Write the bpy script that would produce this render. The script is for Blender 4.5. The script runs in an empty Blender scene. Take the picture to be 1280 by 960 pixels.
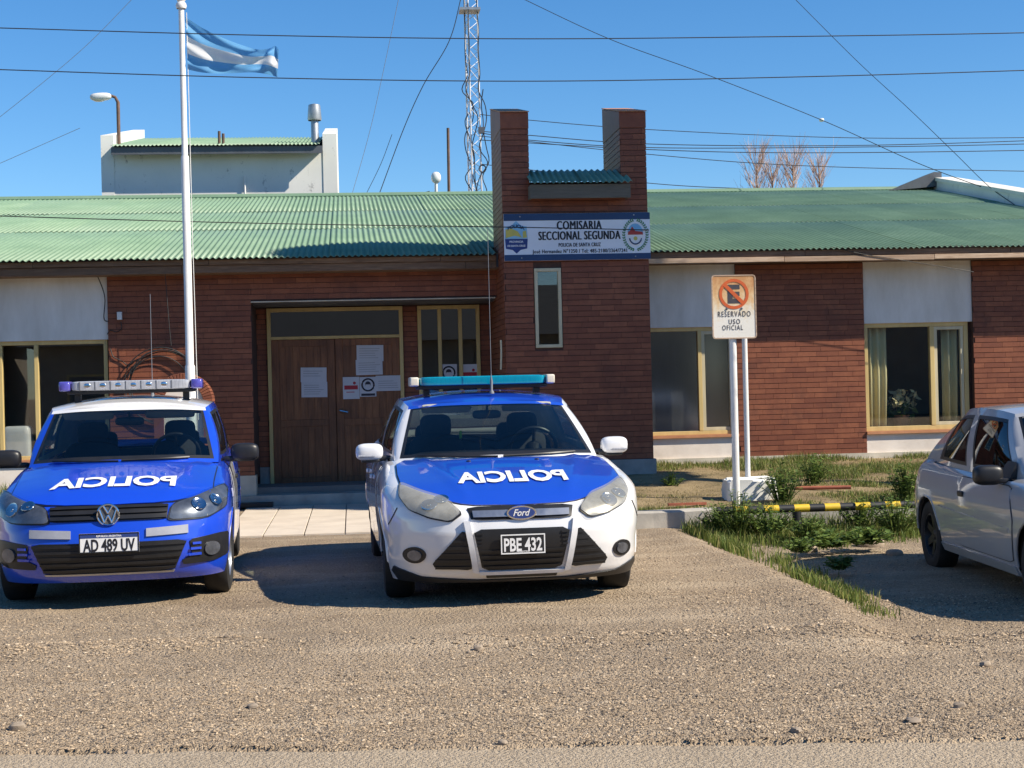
import bpy, bmesh, math, random
import numpy as np
from mathutils import Vector, Matrix, geometry
from mathutils.bvhtree import BVHTree
random.seed(7); rng = np.random.default_rng(7)
PI = math.pi
scene = bpy.context.scene
COL = scene.collection

# ------------------------------------------------------------------ camera
FPX = 1920.0; TH = math.radians(5.95); GA = math.radians(1.4); CAMH = 1.5
fwd = Vector((math.sin(TH), math.cos(TH), 0)); rgt = Vector((math.cos(TH), -math.sin(TH), 0)); upv = Vector((0, 0, 1))
cxv = rgt * math.cos(GA) - upv * math.sin(GA); cyv = rgt * math.sin(GA) + upv * math.cos(GA)
cam_d = bpy.data.cameras.new('camera'); cam = bpy.data.objects.new('camera', cam_d); COL.objects.link(cam)
cam_d.sensor_width = 36.0; cam_d.lens = 36.0 * FPX / 1280.0; cam_d.clip_end = 3000; cam_d.clip_start = 0.1
mw = Matrix((cxv, cyv, -fwd)).transposed().to_4x4(); mw.translation = Vector((0, 0, CAMH)); cam.matrix_world = mw
scene.camera = cam

# ------------------------------------------------------------------ sky, sun, exposure
SUN = Vector((1.0, -0.45, 0.93)).normalized()          # towards the sun
SUN_EL = math.asin(SUN.z); SUN_AZ = math.atan2(SUN.x, SUN.y)   # azimuth clockwise from +Y
world = bpy.data.worlds.new('World'); scene.world = world; world.use_nodes = True
wn = world.node_tree; wn.nodes.clear()
sky = wn.nodes.new('ShaderNodeTexSky'); sky.sky_type = 'NISHITA'; sky.sun_disc = False
sky.sun_elevation = SUN_EL; sky.sun_rotation = SUN_AZ; sky.altitude = 400; sky.air_density = 1.0; sky.dust_density = 0.0; sky.ozone_density = 6.0
bg = wn.nodes.new('ShaderNodeBackground'); bg.inputs['Strength'].default_value = 0.094
wo = wn.nodes.new('ShaderNodeOutputWorld')
hs_ = wn.nodes.new('ShaderNodeHueSaturation'); hs_.inputs['Saturation'].default_value = 1.2; wn.links.new(sky.outputs[0], hs_.inputs['Color']); wn.links.new(hs_.outputs[0], bg.inputs[0]); wn.links.new(bg.outputs[0], wo.inputs[0])
sl = bpy.data.lights.new('sun', 'SUN'); sl.energy = 5.0; sl.angle = math.radians(0.53); sl.color = (1.0, 0.905, 0.75)
so = bpy.data.objects.new('sun', sl); COL.objects.link(so)
so.rotation_euler = (-SUN).to_track_quat('-Z', 'Y').to_euler(); so.location = (12, -4, 14)
scene.view_settings.view_transform = 'Standard'; scene.view_settings.look = 'None'
scene.view_settings.exposure = 0.68; scene.view_settings.gamma = 1.0; scene.view_settings.use_curve_mapping = False
scene.cycles.max_bounces = 8; scene.cycles.transparent_max_bounces = 12; scene.cycles.caustics_reflective = False; scene.cycles.caustics_refractive = False
scene.cycles.use_denoising = True

# pixel of the photograph -> point on a plane of the place (used to take measurements)
def _ray(px, py): return fwd + cxv * ((px - 640) / FPX) + cyv * ((480 - py) / FPX)
def P(px, py, Y):
    d = _ray(px, py); return Vector((0, 0, CAMH)) + d * (Y / d.y)
def G(px, py, z=0.0):
    d = _ray(px, py); return Vector((0, 0, CAMH)) + d * ((z - CAMH) / d.z)

# ------------------------------------------------------------------ materials
def lin(c): return tuple(((x / 255) / 12.92 if x / 255 <= .04045 else ((x / 255 + .055) / 1.055) ** 2.4) for x in c)
MATS = {}
class NT:
    def __init__(s, name):
        s.m = bpy.data.materials.new(name); s.m.use_nodes = True; s.t = s.m.node_tree; s.t.nodes.clear()
        s.out = s.n('ShaderNodeOutputMaterial'); MATS[name] = s.m
    def n(s, k, **kw):
        x = s.t.nodes.new(k)
        for a, b in kw.items(): setattr(x, a, b)
        return x
    def l(s, a, b): s.t.links.new(a, b)
    def coord(s, kind='Object', scale=(1, 1, 1)):
        c = s.n('ShaderNodeTexCoord'); mp = s.n('ShaderNodeMapping'); mp.inputs['Scale'].default_value = scale
        s.l(c.outputs[kind], mp.inputs[0]); return mp.outputs[0]
    def noise(s, scale, detail=4, rough=.6, co=None, dist=0):
        x = s.n('ShaderNodeTexNoise'); x.inputs['Scale'].default_value = scale; x.inputs['Detail'].default_value = detail
        x.inputs['Roughness'].default_value = rough; x.inputs['Distortion'].default_value = dist
        if co is not None: s.l(co, x.inputs['Vector'])
        return x.outputs[0]
    def ramp(s, f, stops):
        r = s.n('ShaderNodeValToRGB'); el = r.color_ramp.elements
        while len(el) > 1: el.remove(el[-1])
        for i, (p, c) in enumerate(stops):
            e = el[0] if i == 0 else el.new(p)
            e.position = p; e.color = (*c, 1) if len(c) == 3 else c
        s.l(f, r.inputs[0]); return r.outputs[0]
    def mix(s, f, a, b, bt='MIX'):
        x = s.n('ShaderNodeMix', data_type='RGBA', blend_type=bt)
        for sock, v in ((x.inputs[0], f), (x.inputs[6], a), (x.inputs[7], b)):
            if hasattr(v, 'is_output'): s.l(v, sock)
            elif isinstance(v, (int, float)): sock.default_value = v
            else: sock.default_value = (*v, 1)
        return x.outputs[2]
    def math(s, op, a, b=None):
        x = s.n('ShaderNodeMath', operation=op)
        for i, v in enumerate((a, b)):
            if v is None: continue
            if hasattr(v, 'is_output'): s.l(v, x.inputs[i])
            else: x.inputs[i].default_value = v
        return x.outputs[0]
    def bump(s, h, strength=.3, dist=.01):
        b = s.n('ShaderNodeBump'); b.inputs['Strength'].default_value = strength; b.inputs['Distance'].default_value = dist
        s.l(h, b.inputs['Height']); return b.outputs[0]
    def pbsdf(s, color, rough=.6, metal=0, bump=None, coat=0, spec=.5, **kw):
        p = s.n('ShaderNodeBsdfPrincipled')
        for k, v in (('Base Color', color), ('Roughness', rough), ('Metallic', metal), ('Coat Weight', coat), ('Specular IOR Level', spec)):
            if hasattr(v, 'is_output'): s.l(v, p.inputs[k])
            elif isinstance(v, (int, float)): p.inputs[k].default_value = v
            else: p.inputs[k].default_value = (*v, 1)
        if bump is not None: s.l(bump, p.inputs['Normal'])
        for k, v in kw.items(): p.inputs[k.replace('_', ' ')].default_value = v
        s.l(p.outputs[0], s.out.inputs[0]); return p

def simple(name, c1, c2=None, scale=6., rough=.6, metal=0, coat=0, bump=0, bscale=60., bdist=.004, spec=.5, sc=(1, 1, 1), rr=0.0):
    t = NT(name); co = t.coord('Object', sc)
    if c2 is None: c2 = tuple(x * .82 for x in c1)
    nz = t.noise(scale, 5, .62, co)
    col = t.ramp(nz, [(.32, c2), (.68, c1)])
    ro = rough
    if rr: ro = t.math('ADD', t.math('MULTIPLY', t.math('SUBTRACT', t.noise(scale * 2.3, 4, .6, co), .5), rr), rough)
    bp = t.bump(t.noise(bscale, 4, .6, co), bump, bdist) if bump else None
    t.pbsdf(col, ro, metal, bp, coat, spec); return t.m

# bricks: colour differs from brick to brick
t = NT('brick'); co = t.coord('Object'); oi = t.n('ShaderNodeObjectInfo'); ge = t.n('ShaderNodeNewGeometry')
rnd = t.math('FRACT', t.math('ADD', oi.outputs['Random'], ge.outputs['Random Per Island']))
pc = t.n('ShaderNodeNewGeometry')
c = t.ramp(rnd, [(0, (.185, .060, .032)), (.5, (.228, .076, .038)), (1, (.27, .094, .047))])
nz = t.noise(9, 5, .65, pc.outputs['Position']); c = t.mix(t.ramp(nz, [(.38, (0, 0, 0)), (.75, (.55,) * 3)]), c, (.13, .036, .022))
nz2 = t.noise(1.7, 4, .7, pc.outputs['Position']); c = t.mix(t.ramp(nz2, [(.56, (0, 0, 0)), (.74, (.5,) * 3)]), c, (.075, .032, .024))
mp = t.n('ShaderNodeMapping'); mp.inputs['Scale'].default_value = (5, 5, .45); t.l(pc.outputs['Position'], mp.inputs[0])
nz3 = t.noise(1.4, 5, .75, mp.outputs[0]); c = t.mix(t.ramp(nz3, [(.66, (0, 0, 0)), (.8, (.22,) * 3)]), c, (.36, .24, .19))
t.pbsdf(c, .55, 0, t.bump(t.noise(120, 4, .6, pc.outputs['Position']), .35, .003), spec=.35)
simple('mortar', (.09, .045, .035), (.05, .028, .022), 12, .95)
simple('render_white', (.79, .78, .76), (.60, .585, .55), 1.3, .85, bump=.2, bscale=40, sc=(2.2, 1, .6))
simple('render_base', (.80, .72, .64), (.62, .54, .47), 2.2, .9, bump=.25, bscale=25)
simple('plinth', (.62, .56, .46), (.42, .38, .31), 3, .9, bump=.3, bscale=30)
simple('footing', (.33, .31, .29), (.2, .19, .18), 4, .92, bump=.4, bscale=30)
simple('cream_wood', (.62, .47, .20), (.50, .37, .15), 3, .5, bump=.1, bscale=50, sc=(3, 3, .5))
simple('cream_pale', (.60, .53, .36), (.48, .42, .27), 3, .5, sc=(3, 3, .5))
simple('sill_tile', (.52, .24, .12), (.40, .17, .08), 8, .7, bump=.2)
simple('interior', (.20, .19, .18), (.15, .14, .13), 1, .9)
simple('blind', (.62, .60, .58), (.50, .49, .47), 1.5, .8, sc=(8, 1, 1))
simple('curtain', (.84, .73, .43), (.76, .64, .34), 3, .85)
simple('concrete', (.46, .43, .38), (.30, .28, .25), 3.5, .92, bump=.4, bscale=45)
simple('slab', (.62, .54, .44), (.50, .43, .35), 2.5, .88, bump=.25, bscale=60)
simple('metal_dark', (.10, .11, .13), (.07, .075, .09), 4, .55)
simple('galvanised', (.42, .44, .46), (.30, .32, .34), 6, .45, metal=.7)
simple('pole_white', (.78, .77, .74), (.62, .60, .57), 5, .38, sc=(4, 4, .7), rr=.2)
simple('rust_metal', (.16, .09, .06), (.08, .05, .04), 8, .8)
simple('wire', (.02, .02, .022), None, 5, .6)
simple('wire_grey', (.16, .17, .19), None, 5, .6)
simple('paper', (.60, .61, .66), (.54, .55, .60), 3, .7)
simple('ink', (.03, .03, .05), None, 5, .7)
simple('ink_grey', (.30, .31, .35), None, 5, .7)
simple('ink_red', (.45, .02, .04), None, 5, .6)
simple('ink_blue', (.02, .05, .22), None, 5, .6)
simple('ink_navy', (.012, .045, .14), (.010, .035, .11), 3, .4)
simple('sign_white', (.74, .78, .84), (.66, .70, .78), 2, .3)
simple('sign_black', (.012, .012, .018), None, 5, .5)
simple('emblem_yellow', (.62, .50, .10), (.45, .45, .12), 9, .5)
simple('emblem_sky', (.16, .42, .68), (.30, .55, .70), 6, .5)
simple('emblem_green', (.03, .16, .06), (.05, .22, .06), 20, .6)
simple('emblem_red', (.45, .06, .05), None, 5, .6)
simple('mast_white', (.70, .70, .72), (.50, .5, .52), 6, .45)
simple('rubber', (.018, .018, .019), (.010, .010, .010), 12, .8, bump=.2)
simple('black_plastic', (.016, .016, .018), (.010, .010, .011), 12, .42)
simple('chrome', (.70, .71, .73), None, 5, .12, metal=1)
simple('rim_silver', (.52, .53, .55), (.40, .41, .43), 8, .3, metal=.85)
simple('seat_cloth', (.035, .035, .04), (.02, .02, .024), 10, .85)
simple('seat_grey', (.09, .09, .095), (.06, .06, .065), 10, .85)
simple('headlining', (.42, .41, .38), None, 4, .9)
simple('bark', (.12, .085, .06), (.06, .045, .035), 10, .95, bump=.6, bscale=20, bdist=.02)
simple('twig', (.55, .42, .35), (.40, .29, .23), 6, .9)
simple('pipe_red', (.42, .13, .07), (.30, .09, .05), 6, .6)
simple('roof_tile_far', (.05, .055, .062), (.035, .038, .044), 8, .85)
simple('house_wall', (.30, .26, .22), (.22, .19, .16), 2, .9)
simple('flag_blue', (.16, .42, .72), (.12, .36, .66), 5, .7)
simple('flag_white', (.80, .80, .80), (.74, .74, .76), 5, .7)
for nm in ('flag_blue', 'flag_white'):      # thin cloth lets some sun through
    nt = MATS[nm].node_tree; pb = [x for x in nt.nodes if x.type == 'BSDF_PRINCIPLED'][0]
    tr = nt.nodes.new('ShaderNodeBsdfTranslucent'); mx = nt.nodes.new('ShaderNodeMixShader'); mx.inputs[0].default_value = .45
    src = pb.inputs['Base Color'].links[0].from_socket; nt.links.new(src, tr.inputs[0])
    nt.links.new(pb.outputs[0], mx.inputs[1]); nt.links.new(tr.outputs[0], mx.inputs[2])
    nt.links.new(mx.outputs[0], [x for x in nt.nodes if x.type == 'OUTPUT_MATERIAL'][0].inputs[0])

# weathered timber
def wood(name, cols, sc, dark=.5, rough=.75):
    t = NT(name); co = t.coord('Object', sc)
    nz = t.noise(3.0, 8, .7, co, .4); c = t.ramp(nz, [(.25, cols[0]), (.5, cols[1]), (.75, cols[2])])
    big = t.noise(1.1, 4, .7, t.coord('Object', (.8, .8, .8))); c = t.mix(t.ramp(big, [(.45, (0, 0, 0)), (.7, (dark,) * 3)]), c, cols[0])
    oi = t.n('ShaderNodeObjectInfo'); c = t.mix(t.math('MULTIPLY', oi.outputs['Random'], .45), c, cols[0])
    t.pbsdf(c, rough, 0, t.bump(nz, .4, .004)); return t.m
wood('fascia_wood', [(.07, .045, .03), (.20, .12, .075), (.33, .22, .14)], (1.2, 8, 14))
wood('fascia_pale', [(.22, .13, .08), (.50, .36, .25), (.66, .52, .40)], (1.0, 8, 12), .35)
wood('fascia_grey', [(.08, .075, .06), (.13, .12, .095), (.17, .155, .12)], (1.0, 8, 10), .4)
wood('door_wood', [(.07, .024, .010), (.25, .095, .034), (.36, .155, .06)], (9, 9, .8), .6, .55)
# roof sheet paint
t = NT('roof_green'); pc = t.n('ShaderNodeNewGeometry').outputs['Position']
nz = t.noise(1.1, 6, .7, pc); c = t.ramp(nz, [(.3, (.145, .24, .15)), (.55, (.20, .305, .195)), (.78, (.26, .36, .245))])
mp = t.n('ShaderNodeMapping'); mp.inputs['Scale'].default_value = (9, .5, .5); t.l(pc, mp.inputs[0])
c = t.mix(t.ramp(t.noise(1.5, 5, .7, mp.outputs[0]), [(.55, (0, 0, 0)), (.8, (.45,) * 3)]), c, (.12, .19, .13))
oi = t.n('ShaderNodeObjectInfo'); c = t.mix(t.math('MULTIPLY', oi.outputs['Random'], .5), c, (.16, .25, .185))
t.pbsdf(c, .42, 0, spec=.4)
t = NT('roof_green_shaded'); pc = t.n('ShaderNodeNewGeometry').outputs['Position']  # darker green for right wing and canopy: rib shade put into the colour
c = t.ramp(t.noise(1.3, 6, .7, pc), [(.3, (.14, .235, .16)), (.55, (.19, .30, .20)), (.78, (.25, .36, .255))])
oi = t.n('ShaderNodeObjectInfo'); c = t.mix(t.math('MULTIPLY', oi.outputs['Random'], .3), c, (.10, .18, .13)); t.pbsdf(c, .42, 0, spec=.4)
simple('old_parapet', (.72, .70, .65), (.55, .54, .50), 1.2, .9, bump=.2)
t = NT('stained_white'); pc = t.n('ShaderNodeNewGeometry').outputs['Position']
c = t.ramp(t.noise(.8, 5, .6, pc), [(.3, (.66, .66, .62)), (.7, (.78, .77, .72))])
mp = t.n('ShaderNodeMapping'); mp.inputs['Scale'].default_value = (3, 3, 1.6); t.l(pc, mp.inputs[0])
c = t.mix(t.ramp(t.noise(1.6, 6, .8, mp.outputs[0]), [(.60, (0, 0, 0)), (.67, (.7,) * 3)]), c, (.20, .20, .20))
t.pbsdf(c, .9, 0)
t = NT('rusty_sign'); co = t.coord('Generated')
sep = t.n('ShaderNodeSeparateXYZ'); t.l(co, sep.inputs[0])
f = t.math('ADD', t.math('MULTIPLY', sep.outputs['Z'], .5), t.math('MULTIPLY', t.noise(4.5, 7, .75, co), .55))
c = t.ramp(f, [(.42, (.74, .71, .64)), (.52, (.70, .60, .44)), (.61, (.66, .43, .21)), (.74, (.50, .24, .09))])
c = t.mix(t.ramp(t.noise(14, 6, .75, co), [(.60, (0, 0, 0)), (.72, (.8,) * 3)]), c, (.40, .17, .06))
t.pbsdf(c, .6, 0)
# glass: clear pane with real reflection
def glass(name, tint, rough=.01, ior=1.5, extra=0.0):
    t = NT(name); tr = t.n('ShaderNodeBsdfTransparent'); tr.inputs[0].default_value = (*tint, 1)
    gl = t.n('ShaderNodeBsdfGlossy'); gl.inputs['Roughness'].default_value = rough; gl.inputs[0].default_value = (1, 1, 1, 1)
    lw = t.n('ShaderNodeLayerWeight'); fr = t.math('ADD', t.math('MULTIPLY', t.math('POWER', lw.outputs['Facing'], 5.0), .9), .04 + extra)
    mx = t.n('ShaderNodeMixShader'); t.l(fr, mx.inputs[0]); t.l(tr.outputs[0], mx.inputs[1]); t.l(gl.outputs[0], mx.inputs[2])
    t.l(mx.outputs[0], t.out.inputs[0]); return t.m
glass('pane_glass', (.90, .92, .91), .01, 1.5, .04)
glass('dusty_glass', (.55, .56, .56), .10, 1.5, .10)
glass('car_glass', (.62, .70, .68), .005, 1.5, .02)
glass('car_glass_dark', (.13, .15, .16), .005, 1.55, .05)
t = NT('lamp_lens'); tr = t.n('ShaderNodeBsdfTransparent'); tr.inputs[0].default_value = (.85, .88, .9, 1)
gl = t.n('ShaderNodeBsdfGlossy'); gl.inputs['Roughness'].default_value = .03
lw = t.n('ShaderNodeLayerWeight'); fr = t.math('ADD', t.math('MULTIPLY', t.math('POWER', lw.outputs['Facing'], 5.0), .85), .08)
mx = t.n('ShaderNodeMixShader'); t.l(fr, mx.inputs[0]); t.l(tr.outputs[0], mx.inputs[1]); t.l(gl.outputs[0], mx.inputs[2]); t.l(mx.outputs[0], t.out.inputs[0])
t = NT('hazy_lens'); tr = t.n('ShaderNodeBsdfTransparent'); tr.inputs[0].default_value = (.9, .88, .8, 1)
p = t.pbsdf(t.ramp(t.noise(9, 4, .6, t.coord('Object')), [(.3, (.50, .49, .43)), (.7, (.66, .65, .60))]), .25, 0, None, .5)
mx = t.n('ShaderNodeMixShader'); mx.inputs[0].default_value = .26; t.l(tr.outputs[0], mx.inputs[1]); t.l(p.outputs[0], mx.inputs[2]); t.l(mx.outputs[0], t.out.inputs[0])
simple('yellowed_lens', (.52, .50, .42), (.40, .38, .31), 5, .22, coat=.5, sc=(1, 1, 1))
simple('lamp_bowl', (.52, .52, .53), (.26, .26, .27), 14, .28, metal=.5)
simple('lamp_dark', (.22, .23, .26), (.09, .095, .11), 9, .25, metal=.5)
def paint(name, c, c2=None, rough=.28, dust=.12, dustc=(.35, .30, .24)):
    t = NT(name); co = t.coord('Object'); sep = t.n('ShaderNodeSeparateXYZ'); t.l(co, sep.inputs[0])
    nz = t.noise(7, 6, .7, co)
    d = t.math('MULTIPLY', t.ramp(nz, [(.35, (.15,) * 3), (.8, (1,) * 3)]), t.math('MAXIMUM', t.math('SUBTRACT', .75, sep.outputs['Z']), .12))
    d = t.math('MULTIPLY', d, dust * 2)
    col = t.mix(d, c, dustc)
    r = t.math('ADD', t.math('MULTIPLY', nz, .16), rough - .06)
    t.pbsdf(col, r, 0, None, 1.0, .5, Coat_Roughness=.03, Coat_IOR=1.6); return t.m
paint('paint_white', (.74, .74, .75), dust=.14)
paint('paint_blue', (.007, .054, .54), dust=.004)
paint('vinyl_blue', (.007, .058, .47), rough=.36, dust=.006)
paint('paint_silver', (.40, .40, .41), rough=.3, dust=.12)
simple('letter_white', (.80, .80, .80), (.72, .72, .72), 6, .4)
simple('bar_teal', (.0, .26, .36), (.0, .20, .30), 20, .18, coat=.6, sc=(6, 1, 1))
simple('bar_clear', (.42, .43, .46), (.28, .29, .32), 16, .15, coat=.6, sc=(5, 1, 1))
simple('bar_cream', (.74, .68, .55), (.66, .60, .48), 8, .3, coat=.5)
simple('bar_violet', (.10, .09, .42), (.07, .06, .32), 8, .2, coat=.6)
simple('reflector_grey', (.34, .35, .40), (.28, .29, .33), 9, .35)
simple('plate_black', (.015, .015, .017), None, 5, .5)
simple('hivis', (.35, .75, .05), None, 5, .6)
simple('stripe_yellow', (.70, .47, .02), (.58, .38, .03), 10, .5)
simple('stripe_black', (.02, .02, .02), None, 5, .5)
simple('sign_red', (.60, .11, .02), (.50, .09, .02), 9, .55)
simple('sign_ink', (.03, .032, .05), (.07, .06, .06), 12, .6)
simple('rock', (.34, .27, .20), (.22, .18, .14), 14, .9, bump=.5, bscale=30)
simple('enamel_white', (.70, .71, .72), None, 4, .3)
simple('grey_blue_cabinet', (.30, .33, .38), None, 4, .5)
# ground
t = NT('gravel_ground'); pc = t.n('ShaderNodeNewGeometry').outputs['Position']
v = t.n('ShaderNodeTexVoronoi'); v.inputs['Scale'].default_value = 46; t.l(pc, v.inputs['Vector'])
v2 = t.n('ShaderNodeTexVoronoi'); v2.inputs['Scale'].default_value = 105; t.l(pc, v2.inputs['Vector'])
sepc = t.n('ShaderNodeSeparateColor'); t.l(v2.outputs['Color'], sepc.inputs[0])
base = t.ramp(t.noise(.9, 7, .7, pc), [(.3, (.255, .19, .125)), (.5, (.34, .258, .172)), (.7, (.42, .325, .222))])
st = t.ramp(sepc.outputs[0], [(0, (.14, .112, .09)), (.4, (.29, .222, .155)), (.75, (.40, .31, .215)), (1, (.55, .45, .335))])
c = t.mix(t.ramp(t.noise(3.2, 5, .7, pc), [(.35, (.25,) * 3), (.65, (.75,) * 3)]), base, st)
c = t.mix(t.ramp(t.noise(.62, 5, .65, pc), [(.56, (0, 0, 0)), (.70, (.55,) * 3)]), c, (.175, .125, .08))
mpg = t.n('ShaderNodeMapping'); mpg.inputs['Scale'].default_value = (.22, 1.5, 1); mpg.inputs['Rotation'].default_value = (0, 0, .12); t.l(pc, mpg.inputs[0])
c = t.mix(t.ramp(t.noise(1.5, 6, .7, mpg.outputs[0]), [(.50, (0, 0, 0)), (.68, (.6,) * 3)]), c, (.50, .40, .285))
h = t.math('ADD', t.math('MULTIPLY', v.outputs['Distance'], -1.0), t.math('MULTIPLY', v2.outputs['Distance'], -.7))
h = t.math('ADD', h, t.noise(24, 6, .7, pc))
t.pbsdf(c, .95, 0, t.bump(h, .85, .018), spec=.2)
t = NT('gravel_stone'); ge = t.n('ShaderNodeNewGeometry')
c = t.ramp(ge.outputs['Random Per Island'], [(0, (.12, .10, .085)), (.3, (.25, .19, .13)), (.65, (.38, .285, .19)), (.93, (.48, .37, .25)), (1, (.58, .48, .36))])
t.pbsdf(c, .9, 0, spec=.25)
t = NT('road_surface'); pc = t.n('ShaderNodeNewGeometry').outputs['Position']
v2 = t.n('ShaderNodeTexVoronoi'); v2.inputs['Scale'].default_value = 120; t.l(pc, v2.inputs['Vector']); sepc = t.n('ShaderNodeSeparateColor'); t.l(v2.outputs['Color'], sepc.inputs[0])
c = t.mix(.55, t.ramp(t.noise(1.2, 6, .7, pc), [(.3, (.32, .245, .165)), (.7, (.45, .35, .24))]), t.ramp(sepc.outputs[0], [(0, (.18, .15, .11)), (.6, (.33, .27, .20)), (1, (.50, .43, .33))]))
v3 = t.n('ShaderNodeTexVoronoi'); v3.inputs['Scale'].default_value = 55; t.l(pc, v3.inputs['Vector'])
t.pbsdf(c, .9, 0, t.bump(t.math('ADD', t.math('MULTIPLY', v2.outputs['Distance'], -.7), t.math('MULTIPLY', v3.outputs['Distance'], -1)), .7, .012), spec=.25)
t = NT('lawn_soil'); pc = t.n('ShaderNodeNewGeometry').outputs['Position']
c = t.ramp(t.noise(1.6, 7, .75, pc), [(.3, (.11, .09, .05)), (.5, (.24, .18, .10)), (.7, (.34, .26, .15))])
t.pbsdf(c, .95, 0, t.bump(t.noise(30, 6, .7, pc), .8, .02), spec=.2)
def leafmat(name, cols):
    t = NT(name); ge = t.n('ShaderNodeNewGeometry'); c = t.ramp(ge.outputs['Random Per Island'], cols)
    p = t.pbsdf(c, .55, 0, spec=.3); tr = t.n('ShaderNodeBsdfTranslucent'); t.l(c, tr.inputs[0]); mx = t.n('ShaderNodeMixShader'); mx.inputs[0].default_value = .3
    t.l(p.outputs[0], mx.inputs[1]); t.l(tr.outputs[0], mx.inputs[2]); t.l(mx.outputs[0], t.out.inputs[0])
leafmat('grass_blade', [(0, (.07, .11, .022)), (.4, (.12, .175, .034)), (.75, (.20, .23, .055)), (1, (.36, .31, .13))])
leafmat('grass_dry', [(0, (.16, .14, .05)), (.5, (.30, .24, .11)), (1, (.42, .34, .18))])
leafmat('weed_leaf', [(0, (.06, .105, .024)), (.5, (.11, .175, .036)), (1, (.22, .28, .07))])
leafmat('crown_leaf', [(0, (.03, .06, .02)), (.5, (.05, .09, .025)), (1, (.08, .12, .03))])

# ------------------------------------------------------------------ mesh helpers
WMAT = {}
def empty(name, loc=(0, 0, 0), rotz=0, label=None, cat=None, group=None):
    o = bpy.data.objects.new(name, None); COL.objects.link(o); o.location = loc; o.rotation_euler = (0, 0, rotz); o.empty_display_size = .2
    WMAT[o.name] = Matrix.Translation(Vector(loc)) @ Matrix.Rotation(rotz, 4, 'Z')
    tag(o, label, cat, group); return o
def tag(o, label=None, cat=None, group=None, kind=None):
    if label: o['label'] = label
    if cat: o['category'] = cat
    if group: o['group'] = group
    if kind: o['kind'] = kind
    return o
def link(name, me, parent=None, local=False):
    o = bpy.data.objects.new(name, me); COL.objects.link(o)
    if parent is not None:
        o.parent = parent
        if not local: o.matrix_parent_inverse = WMAT.get(parent.name, Matrix.Identity(4)).inverted()
    return o
def rawmesh(name, v, f, mat, smooth=False):
    me = bpy.data.meshes.new(name); me.from_pydata([tuple(x) for x in v], [], f)
    if mat: me.materials.append(MATS[mat])
    if smooth: me.polygons.foreach_set('use_smooth', [True] * len(me.polygons))
    me.update(); return me
def bigmesh(name, V, Fa, mat, smooth=False):
    """numpy arrays: V (n,3), Fa (m,k)"""
    me = bpy.data.meshes.new(name); k = Fa.shape[1]
    me.vertices.add(len(V)); me.vertices.foreach_set('co', V.astype(np.float32).ravel())
    me.loops.add(Fa.size); me.loops.foreach_set('vertex_index', Fa.astype(np.int32).ravel())
    me.polygons.add(len(Fa)); me.polygons.foreach_set('loop_start', np.arange(0, Fa.size, k, dtype=np.int32))
    if smooth: me.polygons.foreach_set('use_smooth', np.ones(len(Fa), dtype=bool))
    me.materials.append(MATS[mat]); me.update(calc_edges=True); me.validate()
    if not smooth: me.shade_flat()
    return me
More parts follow.
